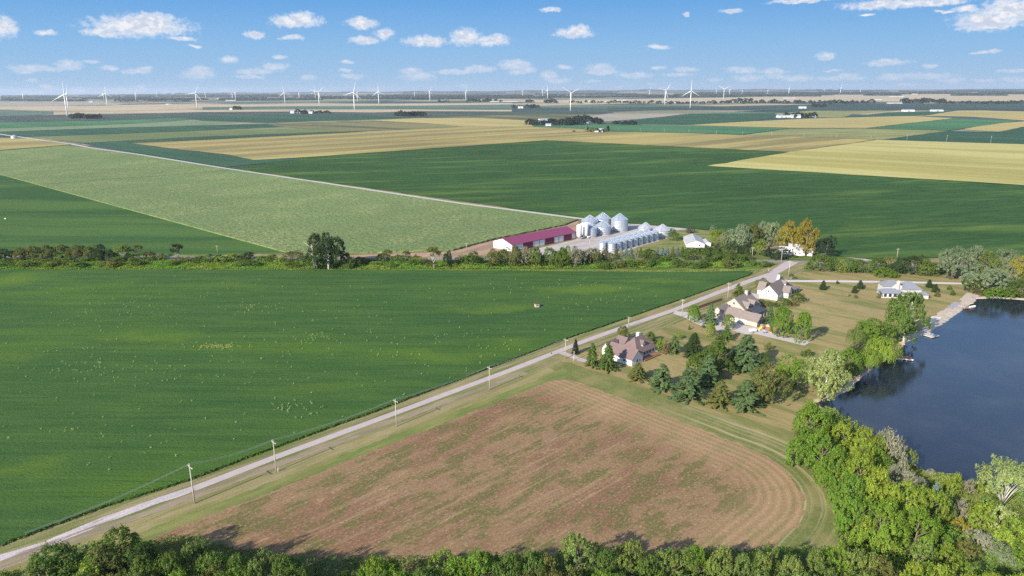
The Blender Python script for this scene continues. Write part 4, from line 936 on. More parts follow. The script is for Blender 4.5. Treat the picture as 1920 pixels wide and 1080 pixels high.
# ------------------------------------------------------------------ houses
YAW = math.radians(43)
def wall_block(root, x0, x1, y0, y1, eave, ridge, axis, wall, roofm, ov=.45, hip=0, name='roof', gable=None):
    """walls with gables (or hip roof); ridge along axis 'x' or 'y'"""
    mb = MB(); rf = MB(); t = .22
    if axis == 'y':
        def q(a, b, z): return (b, a, z)
    else:
        def q(a, b, z): return (a, b, z)
    a0, a1, b0, b1 = (x0, x1, y0, y1) if axis == 'x' else (y0, y1, x0, x1)
    bm_ = (b0+b1)/2
    g0 = a0+hip; g1 = a1-hip
    pts = [q(a0, b0, 0), q(a0, b1, 0), q(a1, b1, 0), q(a1, b0, 0), q(a0, b0, eave), q(a0, b1, eave), q(a1, b1, eave), q(a1, b0, eave)]
    if hip:
        mb.add(pts, [(0, 4, 5, 1), (1, 5, 6, 2), (2, 6, 7, 3), (3, 7, 4, 0)])
    else:
        pts += [q(a0, bm_, ridge), q(a1, bm_, ridge)]
        mb.add(pts, [(0, 4, 8, 5, 1), (1, 5, 6, 2), (2, 6, 9, 7, 3), (3, 7, 4, 0)])
    w_ = mb.build('wall', wall, root)
    sl_ = (ridge-eave)/((b1-b0)/2); dz = ov*sl_
    if hip:
        sx = (ridge-eave)/hip; 
        e = [q(a0-ov, b0-ov, eave-dz+.05), q(a1+ov, b0-ov, eave-dz+.05), q(a1+ov, b1+ov, eave-dz+.05), q(a0-ov, b1+ov, eave-dz+.05), q(g0, bm_, ridge+.05), q(g1, bm_, ridge+.05)]
        e2 = [(x, y, z-.2) for x, y, z in e[:4]]
        rf.add(e+e2, [(0, 1, 5, 4), (1, 2, 5), (2, 3, 4, 5), (3, 0, 4), (6, 7, 1, 0), (7, 8, 2, 1), (8, 9, 3, 2), (9, 6, 0, 3), (9, 8, 7, 6)])
    else:
        for s_, bb in ((-1, b0), (1, b1)):
            be = bb+s_*ov
            v = [q(a0-ov, be, eave-dz+.03), q(a1+ov, be, eave-dz+.03), q(a1+ov, bm_, ridge+.03), q(a0-ov, bm_, ridge+.03)]
            v += [(x, y, z+t) for x, y, z in v]
            rf.add(v, [(0, 1, 2, 3), (4, 5, 6, 7), (0, 1, 5, 4), (1, 2, 6, 5), (2, 3, 7, 6), (3, 0, 4, 7)])
    r_ = rf.build(name, roofm, root)
    return w_, r_
def window(root, x, y, z, w, h, face, frame='white'):
    """face: '-x','+x','-y','+y' wall the window sits in (x,y on the wall plane)"""
    fr, pn = MB(), MB(); s_ = -1 if face[0] == '-' else 1; t = .06
    for mb, g, o0, o1 in ((fr, 0, .003, t), (pn, .09, t-.01, t+.012)):
        lo_, hi_ = sorted((s_*o0, s_*o1))
        if face[1] == 'x': mb.box(x+lo_, x+hi_, y-w/2+g, y+w/2-g, z+g, z+h-g)
        else: mb.box(x-w/2+g, x+w/2-g, y+lo_, y+hi_, z+g, z+h-g)
    f_ = fr.build('window', M[frame], root); pn.build('pane', M['glass'], f_)
def panel(root, name, x, y, z, w, h, face, mat, t=.08):
    s_ = -1 if face[0] == '-' else 1; lo_, hi_ = sorted((s_*.004, s_*t)); mb = MB()
    if face[1] == 'x': mb.box(x+lo_, x+hi_, y-w/2, y+w/2, z, z+h)
    else: mb.box(x-w/2, x+w/2, y+lo_, y+hi_, z, z+h)
    return mb.build(name, mat, root)
def house(name, label, px, yaw=YAW):
    r_ = empty(name, (*G(*px), 0), yaw); tag(r_, label, 'house'); return r_

# house A: white, mauve roof
hA = house('house', 'white house with mauve shingle roof and attached gabled wing, nearest the hay field', (1184.7, 687))
wall_block(hA, 0, 7.2, 0, 13.5, 2.9, 6.1, 'y', M['white'], M['shingle_red'])
wall_block(hA, 7.4, 20.2, 3, 12, 3.1, 8.0, 'x', M['white'], M['shingle_red'], hip=3.6)
wall_block(hA, 8.5, 15.5, 12, 16.5, 3.0, 6.3, 'y', M['white'], M['shingle_red'])
wall_block(hA, 2.0, 8.5, 13.5, 17.5, 2.9, 5.8, 'x', M['white'], M['shingle_red'])
wall_block(hA, 12.2, 14.2, 4.1, 7.0, 5.4, 6.6, 'y', M['white'], M['shingle_red'], ov=.2, name='dormer_roof')
MB().box(14.8, 16.2, 8.2, 9.6, 5.5, 8.7).build('chimney', M['white'], hA)
window(hA, 13.2, 4.1, 4.3, .9, .9, '-y'); window(hA, 3.6, 0, 1.0, 1.0, 1.3, '-y'); window(hA, 5.2, 0, 1.0, .6, 1.0, '-y'); window(hA, 0, 4.0, 1.1, 1.2, 1.0, '-x')
for k in range(4): window(hA, 12.4+k*2., 3, .9, 1.4, 1.6, '-y')
window(hA, 9.0, 3, .2, 1.6, 2.2, '-y')
dk_ = MB(); dk_.box(8, 19, -.6, 2.9, .25, .45)
for k in range(12): dk_.box(8+k, 8.1+k, -.6, -.5, .45, 1.35)
dk_.box(8, 19.1, -.62, -.5, 1.3, 1.4).box(19, 19.1, -.6, 2.9, 1.3, 1.4)
dk_.build('deck', M['dwood'], hA)
for nm, px, s_, m_, lb in (('patio_table', (1231, 661), .8, 'offwhite', 'pale round patio table at the right end of the brown deck'),):
    r_ = empty(nm, (*G(*px), 0)); tag(r_, lb, 'table'); MB().lathe([(0, .74), (s_, .74), (s_, .70), (0, .70)], 16).build('tabletop', M[m_], r_); MB().tube([(0, 0, 0), (0, 0, .7)], .05).build('leg', M['black'], r_)

# house B: tan, long garage
hB = house('house', 'large tan house with brown roofs, long garage wing and dark membrane porch roof', (1419, 613.5))
wall_block(hB, 0, 6.6, 0, 17, 2.7, 5.4, 'y', M['tan_siding'], M['shingle_tan'])
wall_block(hB, -1.6, 6.4, 17.2, 23.5, 3.0, 5.9, 'x', M['tan_siding'], M['shingle_tan'])
wall_block(hB, 9.8, 24.5, 12, 24.5, 3.7, 8.6, 'x', M['tan_siding'], M['shingle_tan'])
wall_block(hB, 6.4, 9.9, 14, 21, 3.0, 4.2, 'y', M['tan_siding'], M['shingle_tan'])
for xx in (13.2, 18.6):
    wall_block(hB, xx-1.3, xx+1.3, 11.6, 16, 5.2, 6.8, 'y', M['tan_siding'], M['shingle_tan'], ov=.3, name='dormer_roof'); window(hB, xx, 11.6, 4.0, 1.2, 1.2, '-y')
pr = MB(); pr.add([(11, 5.6, 3.0), (20.5, 5.6, 3.0), (20.5, 12.3, 3.9), (11, 12.3, 3.9), (11, 5.6, 3.2), (20.5, 5.6, 3.2), (20.5, 12.3, 4.1), (11, 12.3, 4.1)], [(0, 1, 2, 3), (4, 5, 6, 7), (0, 1, 5, 4), (1, 2, 6, 5), (2, 3, 7, 6), (3, 0, 4, 7)])
pr.build('porch_roof', M['dark_deck'], hB)
for xx in (11.2, 14.3, 17.4, 20.3): MB().box(xx-.1, xx+.1, 5.7, 5.9, 0, 3.0).build('porch_post', M['offwhite'], hB)
MB().box(20.2, 21.6, 17.0, 18.6, 6.5, 10.4).build('chimney', M['tan_siding'], hB)
panel(hB, 'garage_door', 0, 7.2, .02, 3.2, 2.3, '-x', M['white']); panel(hB, 'garage_door', 0, 11.6, .02, 3.2, 2.3, '-x', M['white'])
panel(hB, 'shingled_gable', 3.3, 0, .02, 6.3, 2.7, '-y', M['shingle_tan'])
window(hB, 1.8, -.09, .9, 1.0, 1.3, '-y'); window(hB, 4.6, -.09, .9, 1.6, 1.3, '-y'); window(hB, 3.3, 0, 3.2, 1.0, .9, '-y')
for xx in (12.2, 15.5, 22.5): window(hB, xx, 12, .6, 1.8, 1.9, '-y')
window(hB, 9.8, 18.2, 5.2, 1.1, 1.3, '-x'); window(hB, -1.6, 20.3, 1.2, 1.2, 1.3, '-x')

# house C: white with brown roof
hC = house('house', 'white house with brown roof and white chimney beside the side lane', (1457, 563.5), YAW+math.radians(9))
wall_block(hC, 0, 21, 0, 9.6, 3.2, 7.6, 'x', M['white'], M['shingle_tan'])
wall_block(hC, 6.5, 12.5, 9.6, 13, 3.0, 6.4, 'y', M['white'], M['shingle_tan'])
wall_block(hC, 8.0, 14.0, -3.2, 0, 3.0, 5.8, 'y', M['white'], M['shingle_tan'])
wall_block(hC, 21, 25.5, .5, 9, 3.0, 5.6, 'x', M['white'], M['shingle_tan'], hip=2)
wall_block(hC, 16.0, 18.2, 1.1, 4.0, 5.6, 6.9, 'y', M['white'], M['shingle_tan'], ov=.2, name='dormer_roof')
MB().box(15.6, 17.4, 4.6, 6.0, 6.5, 9.9).build('chimney', M['white'], hC)
window(hC, 0, 4.8, 3.6, .8, 1.5, '-x'); window(hC, 0, 7.6, 1.2, .8, .8, '-x'); window(hC, 11, -3.2, .9, 1.6, 1.5, '-y'); window(hC, 3.5, 0, 1.0, 1.4, 1.3, '-y'); window(hC, 17.1, 1.1, 4.4, .8, .8, '-y')
for xx in (16, 18.4): window(hC, xx, 0, .5, 1.5, 2.0, '-y')
MB().box(15, 25, -4.2, -.05, 2.7, 2.9).build('porch_roof', M['shingle_tan'], hC)
for xx in (15.3, 20, 24.7): MB().box(xx-.1, xx+.1, -4.1, -3.9, 0, 2.7).build('porch_post', M['white'], hC)

# house D: grey roof
hD = house('house', 'beige house with grey hipped roofs, right of the other houses near the lake', (1652, 558.5), math.radians(-5))
wall_block(hD, 0, 12, 0, 6, 3.0, 4.6, 'x', M['offwhite'], M['shingle_grey'], hip=2.8)
wall_block(hD, 3, 13, 5, 13, 5.4, 7.6, 'x', M['offwhite'], M['shingle_grey'], hip=3.6)
wall_block(hD, 11.5, 21.5, 2.5, 12, 4.6, 7.6, 'x', M['offwhite'], M['shingle_grey'], hip=4)
wall_block(hD, 6.2, 11.6, 3.2, 8, 5.6, 8.0, 'y', M['offwhite'], M['shingle_grey'], ov=.2)
MB().box(8.2, 9.6, 2.2, 3.1, 0, 9.0).build('chimney', M['offwhite'], hD)
wall_block(hD, 20.6, 24, -.8, 3.6, 2.6, 3.6, 'x', M['offwhite'], M['shingle_grey'], hip=1.5)
for xx in (2, 4.5, 7, 9.5): window(hD, xx, 0, .5, 1.7, 2.0, '-y')
for xx in (13.5, 16, 18.6): window(hD, xx, 2.5, 1.0, 1.5, 1.7, '-y')
MB().lathe([(0, 0), (3.4, 0), (3.4, .8), (3.0, .8), (3.0, .3), (0, .3)], 24, 24.5, 7).build('stone_ring', M['brick'], hD)

# farmhouse among the trees and the old barn
hE = house('farmhouse', 'white farmhouse half hidden by golden trees north of the junction', (1478, 478), math.radians(-20))
wall_block(hE, 0, 9, 0, 7, 4.6, 7.0, 'x', M['white'], M['shingle_old']); wall_block(hE, 9, 15, 1, 6, 2.9, 4.6, 'x', M['white'], M['shingle_old']); wall_block(hE, -6, 0, 1.5, 6.5, 2.9, 4.8, 'x', M['white'], M['shingle_old'])
for xx, zz in ((1.8, 1), (4.5, 1), (7.2, 1), (2.5, 3.1), (6.5, 3.1)): window(hE, xx, 0, zz, 1.0, 1.3, '-y')
window(hE, 12, 1, 1., 1.1, 1.2, '-y'); window(hE, -3, 1.5, 1., 1.1, 1.2, '-y')
bn = empty('barn', (*G(1287, 463.5), 0), math.radians(-8)); tag(bn, 'low white barn with mottled grey roof behind the dark trees', 'barn')
wall_block(bn, 0, 12.5, 0, 24, 2.6, 5.0, 'y', M['white'], M['shingle_old']); wall_block(bn, 12.5, 17.5, 5, 15, 2.3, 3.4, 'y', M['white'], M['shingle_old'])
panel(bn, 'door', 4, 0, .02, 2.6, 2.2, '-y', M['offwhite']); window(bn, 9, 0, 1., 1.2, 1., '-y')

# machine shed
sh = empty('machine_shed', (*G(960, 472), 0), YAW-math.radians(1)); tag(sh, 'long machine shed with maroon roof, white walls and maroon sliding doors', 'shed')
wall_block(sh, 0, 65, 0, 20, 4.9, 8.0, 'x', M['white'], M['maroon'], ov=.6)
for x0_, w_, m_, nm in ((15.5, 9.5, 'maroon_door', 'sliding_door'), (24., 5, 'white', 'door_leaf'), (29.2, 5, 'white', 'door_leaf'), (37, 9, 'maroon_door', 'sliding_door'), (44.2, 4.6, 'white', 'door_leaf'), (49, 4.6, 'white', 'door_leaf'), (56.4, 8.6, 'maroon_door', 'sliding_door')):
    d_ = panel(sh, nm, x0_, 0, .1, w_, 4.3, '-y', M[m_], .12)
    fr = MB(); fr.box(x0_-w_/2-.02, x0_-w_/2+.12, -.16, -.125, .1, 4.4).box(x0_+w_/2-.12, x0_+w_/2+.02, -.16, -.125, .1, 4.4).box(x0_-w_/2, x0_+w_/2, -.2, -.125, 4.42, 4.6).build('door_track', M['maroon'], d_)
tr_ = MB(); tr_.box(-.04, 65.04, -.06, -.004, 0, .5).build('wainscot', M['maroon'], sh)

# ------------------------------------------------------------------ grain bins
def bin_(name, label, xy, r_, he, hr, grp, mat='galv', ladder=True, pad=.25, rmat='galvroof'):
    b_ = empty(name, (xy[0], xy[1], 0), random.uniform(0, .3)); tag(b_, label, 'grain bin', grp)
    prof = [(r_, pad)]
    k = int((he-pad)/1.1)
    for i in range(1, k+1): prof += [(r_, pad+(he-pad)*i/k-.03), (r_+.03, pad+(he-pad)*i/k-.015), (r_, pad+(he-pad)*i/k)]
    MB().lathe(prof, 36).build('wall', M[mat], b_, True)
    rf = MB(); rf.lathe([(r_+.25, he-.1), (r_+.25, he), (.55, he+hr), (.5, he+hr+.25), (0, he+hr+.3)], 36)
    for i in range(18):
        a = 6.28318*i/18; c_, s_ = math.cos(a), math.sin(a)
        rf.tube([((r_+.2)*c_, (r_+.2)*s_, he+.03), (.55*c_, .55*s_, he+hr+.03)], .045, 4)
    rf.build('roof', M[rmat], b_, False)
    MB().lathe([(r_+.6, 0), (r_+.6, pad), (0, pad)], 30).build('concrete_pad', M['concrete'], b_)
    if ladder:
        ld = MB(); a = -1.9-b_.rotation_euler.z
        for s_ in (-.25, .25):
            ca, sa = math.cos(a), math.sin(a); ox, oy = -sa*s_, ca*s_
            ld.tube([((r_+.2)*ca+ox, (r_+.2)*sa+oy, .3), ((r_+.2)*ca+ox, (r_+.2)*sa+oy, he+.2), (.6*ca+ox, .6*sa+oy, he+hr+.4)], .07, 4)
        ld.build('ladder', M['galvold'], b_)
        dr = MB(); a2 = a+.5; dr.box(r_-.02, r_+.1, -.5, .5, pad+.3, pad+2.2); o_ = dr.build('door', M['galvold'], b_); o_.rotation_euler = (0, 0, a2)
    return b_
GB = 'large corrugated grain bins behind the yard'
bin_('grain_bin', 'large grain bin at the back left of the five, above the white silos', (62, 559), 6.6, 9, 4.2, GB)
bin_('grain_bin', 'large grain bin at the back middle of the five', (73.5, 569), 6.4, 9, 4.4, GB)
bin_('grain_bin', 'tall grain bin with roof ladder, rightmost of the five big ones', (86, 562.5), 6.7, 9.2, 4.6, GB)
bin_('grain_bin', 'mid-sized grain bin in front of the back middle one', (71, 548), 5.9, 6.8, 3.8, GB)
bin_('grain_bin', 'smaller shaded grain bin directly right of the white silos', (60.2, 538.5), 4.9, 6.8, 3.2, GB)
bin_('grain_bin', 'wide whitish grain bin at the far right end of the double row', (115, 537), 6.6, 5.4, 4.2, 'wide bins at the end of the double row', 'galvold', rmat='galvold')
bin_('grain_bin', 'whitish grain bin roof peeping over the double row', (104, 547), 5.6, 5.4, 3.8, 'wide bins at the end of the double row', 'galvold', rmat='galvold')
o1, o2 = Vector(G(1146.8, 472.3)), Vector(G(1227.3, 450.3))
dv = (o2-o1)/8; pv = Vector((-dv.y, dv.x))
for i in range(9):
    bin_('small_grain_bin', 'small narrow grain bin in the front row, %s from the left' % ordn(i+1), o1+dv*i, 2.85, 6.4, 1.5, 'double row of small grain bins', ladder=False)
for i in range(9):
    bin_('small_grain_bin', 'small narrow grain bin in the back row, %s from the left' % ordn(i+1), o1+dv*(i-.25)+pv*.98, 2.85, 6.4, 1.5, 'double row of small grain bins', ladder=False)
ob = o1-dv*.25+pv*.98
aug = empty('grain_auger', (ob.x-1.5, ob.y-3.6, 0), 0); tag(aug, 'dark slanting auger tube leaning on the front left small bin', 'auger')
MB().tube([(-1.6, -1.2, .3), (6.3, 1.0, 6.9)], .16, 8).build('tube', M['black'], aug); MB().tube([(1.2, -.4, 0), (1.8, -.2, 3.2)], .07, 5).build('leg', M['black'], aug)
def hopper(label, px, r_=1.9, h=10.8):
    x_, y_ = G(*px); b_ = empty('hopper_silo', (x_, y_, 0)); tag(b_, label, 'silo', 'white hopper silos at the end of the shed')
    MB().lathe([(.3, 1.2), (r_, 3.0), (r_, h), (r_-.1, h+.1), (.5, h+.9), (0, h+.95)], 28).build('tank', M['white'], b_, True)
    for k in range(6):
        a = 1.047*k; MB().tube([(r_*math.cos(a), r_*math.sin(a), 0), (r_*math.cos(a), r_*math.sin(a), 3.1)], .09, 5).build('leg', M['galvold'], b_)
    MB().tube([(r_+.12, -.2, .2), (r_+.12, -.2, h)], .06, 4).tube([(r_+.12, .2, .2), (r_+.12, .2, h)], .06, 4).build('ladder', M['galvold'], b_)
hopper('white hopper silo nearest the maroon shed end', (1085.5, 449)); hopper('white hopper silo behind and between the two front ones', (1091.5, 444.5), 1.7, 10.2); hopper('white hopper silo touching the shaded grain bin', (1098, 447), 1.9, 11)
tk = empty('fuel_tank', (*G(1105, 446.5), 0), YAW); tag(tk, 'white horizontal fuel tank at the foot of the silos', 'tank')
MB().tube([(-2.2, 0, 1.1), (-2, 0, 1.1), (2, 0, 1.1), (2.2, 0, 1.1)], [.5, .75, .75, .5], 14).build('tank_body', M['white'], tk, True)
for s_ in (-1.4, 1.4): MB().box(s_-.12, s_+.12, -.5, .5, 0, .5).build('cradle', M['galvold'], tk)

# ------------------------------------------------------------------ docks, boat, yard things
def dock(label, p0, p1, w, top, mat, L, Wd, ang, name='dock'):
    a, b = Vector(G(*p0)), Vector(G(*p1)); r_ = empty(name, (b.x, b.y, 0), ang); tag(r_, label, 'dock')
    MB().box(-L/2, L/2, -Wd/2, Wd/2, .25, top).build('platform', M[mat], r_)
    inv = Matrix.Rotation(-ang, 2); v = inv @ (a-b); g = MB()
    nrm = Vector((-v.y, v.x)).normalized()*w/2; st = v.normalized()*min(L, Wd)*.48
    q = [st+nrm, st-nrm, v-nrm, v+nrm]
    g.add([(p.x, p.y, z) for z in (.3, top-.03) for p in q], [(0, 1, 2, 3), (4, 5, 6, 7), (0, 1, 5, 4), (1, 2, 6, 5), (2, 3, 7, 6), (3, 0, 4, 7)]); g.build('gangway', M[mat if mat != 'dwood' else 'wood'], r_)
    for sx in (-.42, .42):
        for sy in (-.42, .42): MB().tube([(L*sx, Wd*sy, -.1), (L*sx, Wd*sy, .7)], .08, 6).build('post', M['wood'], r_)
    return r_
dock('white square swim dock with narrow gangway', (1725, 623.5), (1746, 630.5), 1.0, .6, 'offwhite', 5.2, 4.2, math.radians(28))
d2 = dock('brown-decked dock with white edge below the yellow willow', (1674, 665.5), (1693, 673), 1.1, .75, 'dwood', 6.6, 3.6, math.radians(-14))
MB().box(-3.36, 3.36, -2.0, -1.81, .3, .78).build('white_edge', M['white'], d2); MB().tube([(2.8, 1.3, .7), (2.8, 1.3, 1.8), (2.8, 1.6, 1.8), (2.8, 1.6, .7)], .05, 5).build('swim_ladder', M['galvold'], d2)
bt = empty('boat', (*G(1822, 577.5), 0), math.radians(20)); tag(bt, 'small white motor boat moored at the rocky point', 'boat')
hl = MB(); prof = [(-2.6, .85, .75), (-1.5, 1.0, .78), (.2, 1.0, .82), (1.6, .7, .9), (2.7, .03, 1.05)]
v = []
for x_, w_, z_ in prof: v += [(x_, -w_, z_), (x_, -w_*.65, .1), (x_, w_*.65, .1), (x_, w_, z_)]
hl.add(v, [(i*4+j, i*4+j+1, i*4+5+j, i*4+4+j) for i in range(4) for j in range(3)]+[(0, 1, 2, 3)]); hl.build('hull', M['white'], bt)
MB().box(-2.5, 1.2, -.8, .8, .42, .5).build('floor', M['offwhite'], bt); MB().box(-1.4, -.9, -.75, .75, .5, .8).box(.1, .5, -.75, .75, .5, .8).build('seat', M['offwhite'], bt); MB().box(-2.95, -2.62, -.2, .2, .2, 1.2).build('outboard_motor', M['black'], bt)
d3 = empty('jetty', (*G(1815, 579), 0), math.radians(10)); tag(d3, 'short rusty red jetty beside the white boat', 'jetty'); MB().box(-3.2, 1.2, -.7, .7, .3, .5).build('platform', M['dwood'], d3)
for sx in (-2.8, .9): MB().tube([(sx, -.6, -.1), (sx, -.6, .8)], .07, 6).build('post', M['wood'], d3)

tr = empty('utility_trailer', (*G(1411, 622.5), 0), math.radians(10)); tag(tr, 'white covered utility trailer on the concrete before the garage', 'trailer')
MB().box(-1.6, 1.6, -.9, .9, .55, .75).box(-1.5, 1.5, -.85, .85, .75, 1.5).build('body', M['white'], tr)
for s_ in (-.98, .98): MB().tube([(-.1, s_-.1, .35), (-.1, s_+.1, .35)], .35, 14).build('wheel', M['black'], tr)
MB().tube([(1.6, 0, .6), (2.8, 0, .5)], .06, 5).build('tow_bar', M['black'], tr)
def toy(label, px, parts, name='play_slide'):
    r_ = empty(name, (*G(*px), 0), random.uniform(0, 3)); tag(r_, label, 'toy', 'garden toys at the end of the concrete')
    for nm, m_, f in parts: mb = MB(); f(mb); mb.build(nm, M[m_], r_)
toy('yellow plastic climbing slide at the garage corner', (1425.5, 619), [('slide', 'yellow', lambda m_: m_.add([(-1.6, -.4, .1), (-1.6, .4, .1), (.5, .4, 1.5), (.5, -.4, 1.5), (-1.6, -.4, 0), (-1.6, .4, 0), (.5, .4, 1.35), (.5, -.4, 1.35)], [(0, 1, 2, 3), (4, 5, 6, 7), (0, 3, 7, 4), (1, 2, 6, 5)])), ('tower', 'yellow', lambda m_: m_.box(.5, 1.5, -.5, .5, 1.3, 1.45).box(.5, .6, -.5, -.4, 0, 2.4).box(1.4, 1.5, -.5, -.4, 0, 2.4).box(.5, .6, .4, .5, 0, 2.4).box(1.4, 1.5, .4, .5, 0, 2.4)), ('canopy', 'offwhite', lambda m_: m_.box(.4, 1.6, -.6, .6, 2.4, 2.5))])
toy('red plastic playhouse between the yellow slide and the round-topped maple', (1440, 616), [('walls', 'red', lambda m_: m_.box(-1, 1, -.9, .9, 0, 1.3)), ('roof', 'offwhite', lambda m_: m_.add([(-1.2, -1.1, 1.25), (1.2, -1.1, 1.25), (1.2, 1.1, 1.25), (-1.2, 1.1, 1.25), (-1.2, 0, 2.1), (1.2, 0, 2.1)], [(0, 1, 5, 4), (2, 3, 4, 5), (1, 2, 5), (3, 0, 4)]))], 'playhouse')
toy('small blue plastic ride-on wagon in front of the red playhouse', (1434, 624), [('tub', 'blue', lambda m_: m_.box(-.9, .9, -.5, .5, .3, .9)), ('wheels', 'black', lambda m_: m_.tube([(-.6, -.6, .25), (-.6, .6, .25)], .25, 12).tube([(.6, -.6, .25), (.6, .6, .25)], .25, 12)), ('seat', 'offwhite', lambda m_: m_.box(-.5, .1, -.35, .35, .9, 1.3))], 'toy_wagon')
toy('red plastic seesaw under the first round-topped maple', (1446, 624), [('plank', 'red', lambda m_: m_.box(-1.5, 1.5, -.2, .2, .5, .62)), ('base', 'yellow', lambda m_: m_.box(-.3, .3, -.4, .4, 0, .5))], 'seesaw')
bl = empty('hunting_blind', (*G(1006.5, 578), 0), .3); tag(bl, 'small brown and white hunting blind alone in the soybeans', 'hunting blind')
MB().box(-1, 1, -1, 1, .8, 2.5).build('cabin', M['tan_siding'], bl); MB().box(-1.15, 1.15, -1.15, 1.15, 2.5, 2.65).build('roof', M['brick'], bl); MB().box(-.5, .5, -1.03, -1.003, 1.5, 2.0).build('window', M['black'], bl)
for sx in (-.9, .9):
    for sy in (-.9, .9): MB().box(sx-.07, sx+.07, sy-.07, sy+.07, 0, .8).build('leg', M['wood'], bl)

# ------------------------------------------------------------------ utility poles
def pole_shape():
    root = empty('utility_pole', (0, 0, 0))
    MB().tube([(0, 0, -.1), (0, 0, 5), (0, 0, 9.6)], [.17, .14, .11], 8).build('post', M['wood'], root, True)
    MB().box(-1.2, 1.2, -.18, -.06, 8.75, 8.9).build('crossarm', M['wood'], root)
    for x_ in (-1.1, 0, 1.1): MB().lathe([(.03, 8.9 if x_ else 9.6), (.08, 9.0 if x_ else 9.7), (.04, 9.1 if x_ else 9.82), (0, 9.15 if x_ else 9.85)], 8, x_, -.12 if x_ else 0).build('insulator', M['insul'], root)
    return root
P0 = pole_shape(); first = [True]
def copy_tree(o, parent=None):
    c = o.copy(); C.objects.link(c); c.parent = parent
    for ch in o.children: copy_tree(ch, c)
    return c
def pole(px, top, label, grp, rz):
    r_ = P0 if first[0] else copy_tree(P0); first[0] = False
    gx, gy = G(*px); lo_, hi_ = 1., 40.
    for _ in range(24):
        md = (lo_+hi_)/2; v = Vector((gx, gy, md-H)); yy = 540-F*v.dot(UU)/v.dot(fw)
        if yy > top: lo_ = md
        else: hi_ = md
    r_.location = (gx, gy, 0); r_.rotation_euler = (0, 0, rz); k = md/9.8; r_.scale = (max(1, min(k, 1.25)),)*2+(k,)
    tag(r_, label, 'utility pole', grp); return (gx, gy, md)
LN = []
near = [((365.2, 944), 869), ((518, 884), 824), ((743.7, 799.5), 747.5), ((918, 731), 686), ((1060, 672.5), 634), ((1178.5, 613), 593.4), ((1278.5, 594), 560), ((1364.3, 561), 529), ((1478.5, 518), 488), ((1464.5, 494), 465)]
where = ['nearest the camera', 'second from the camera', 'third from the camera', 'fourth from the camera beside the hay field corner', 'at the mauve-roofed house driveway', 'behind the mauve-roofed house', 'at the tan house driveway', 'across from the tan house', 'where the side lane begins', 'at the county road junction']
for (p, t_), w_ in zip(near, where): LN.append(pole(p, t_, 'pale wooden utility pole with crossarm, '+w_, 'utility poles along the lane', YAW+.05+math.pi/2))
for p, t_, w_ in [((408, 476), 460, 'standing above the windbreak left of the big tree'), ((874.8, 471.5), 455.5, 'beside the bare soil left of the shed'), ((1105.5, 466), 451, 'thin grey in the pale farmyard'), ((1258.5, 479), 466.7, 'white by the blue-grey spruces'), ((1410, 486), 462.5, 'left of the junction by the yellow-green shrub'),
                 ((1681.5, 485.5), 465.3, 'at the edge of the big dark field above the hedge'), ((813.7, 505.8), 495.3, 'short stub at the soybean field edge'), ((1441, 512), 503, 'short grey at the lane bend'), ((644, 470), 461, 'faint beside the big double tree')]:
    pole(p, t_, 'wooden utility pole '+w_, 'utility poles along the county road', 0.05)
for i, (x_, y_, t_) in enumerate([(929,239.5,236),(954,240.5,237),(984,241.5,238),(1020,241.3,236),(1053,242.5,236.5),(1086,244,237.5),(1160,246.5,239),(1201,247.7,240),(1245.5,249,240.5),(1291.5,251.3,242),(1342.5,253,244),(1392,254,245.5),(1446.5,255.5,247),(1507,257.5,248.5),(1567.5,259.7,250.7),(1632.5,262.3,254),(1700,264.5,252.5),(1774.5,266.5,253),(1857,269.3,254.5)]):
    pole((x_, y_), t_, 'distant utility pole along the yellow field edge, %s from the left' % ordn(i+1), 'utility poles along the far field road', 1.5)
for i, (x_, y_) in enumerate([(1229,220),(1270,216),(1289,217),(1307,215),(1325,215),(1335,216.5),(1342,213),(1366,215),(1375,212),(1391,213),(1394,217),(1422,209.5)]):
    pole((x_, y_), y_-4.2, 'tiny pole in the farthest pole line, %s from the left' % ordn(i+1), 'utility poles in the farthest line', 0)
def cable(a, b, off, sag, label, z=None):
    p0, p1 = Vector(a), Vector(b); dr = (p1-p0).normalized(); nr = Vector((-dr.y, dr.x, 0))
    zo = -.9 if off else 0
    pts = [p0.lerp(p1, t/14)+nr*off+Vector((0, 0, zo-4*sag*(t/14)*(1-t/14))) for t in range(15)]
    o_ = MB().tube(pts, .035, 4).build('power_cable', M['wire']); tag(o_, label, 'cable', 'power cables along the lane'); return o_
pr_ = (LN[0][0]-(LN[1][0]-LN[0][0])*1.6, LN[0][1]-(LN[1][1]-LN[0][1])*1.6, 9.6)
span = ['left of the nearest pole', 'from first to second pole', 'from second to third pole', 'from third to fourth pole', 'from fourth to fifth pole']
seq = [pr_]+LN[:5]
for i in range(5):
    cable(seq[i], seq[i+1], 0, .9, 'thin top power cable '+span[i]); cable(seq[i], seq[i+1], 1.1, .9, 'thin power cable on the field side '+span[i])
for px, h_, lb in [((1075.8, 676), 4.2, 'short leaning guy stub beside the fifth lane pole'), ((521.5, 884.5), 1.3, 'small white marker post at the foot of the second pole')]:
    o_ = MB().tube([(0, 0, 0), (.1, 0, h_)], .14, 7).build('marker_post', M['offwhite']); o_.location = (*G(*px), 0); tag(o_, lb, 'post')
mbx = empty('mailbox', (*G(1034, 667), 0), YAW); tag(mbx, 'dark mailbox beside the lane near the fifth pole', 'mailbox'); MB().box(-.3, .3, -.15, .15, 1, 1.35).build('box', M['black'], mbx); MB().box(-.05, .05, -.05, .05, 0, 1).build('post', M['wood'], mbx)
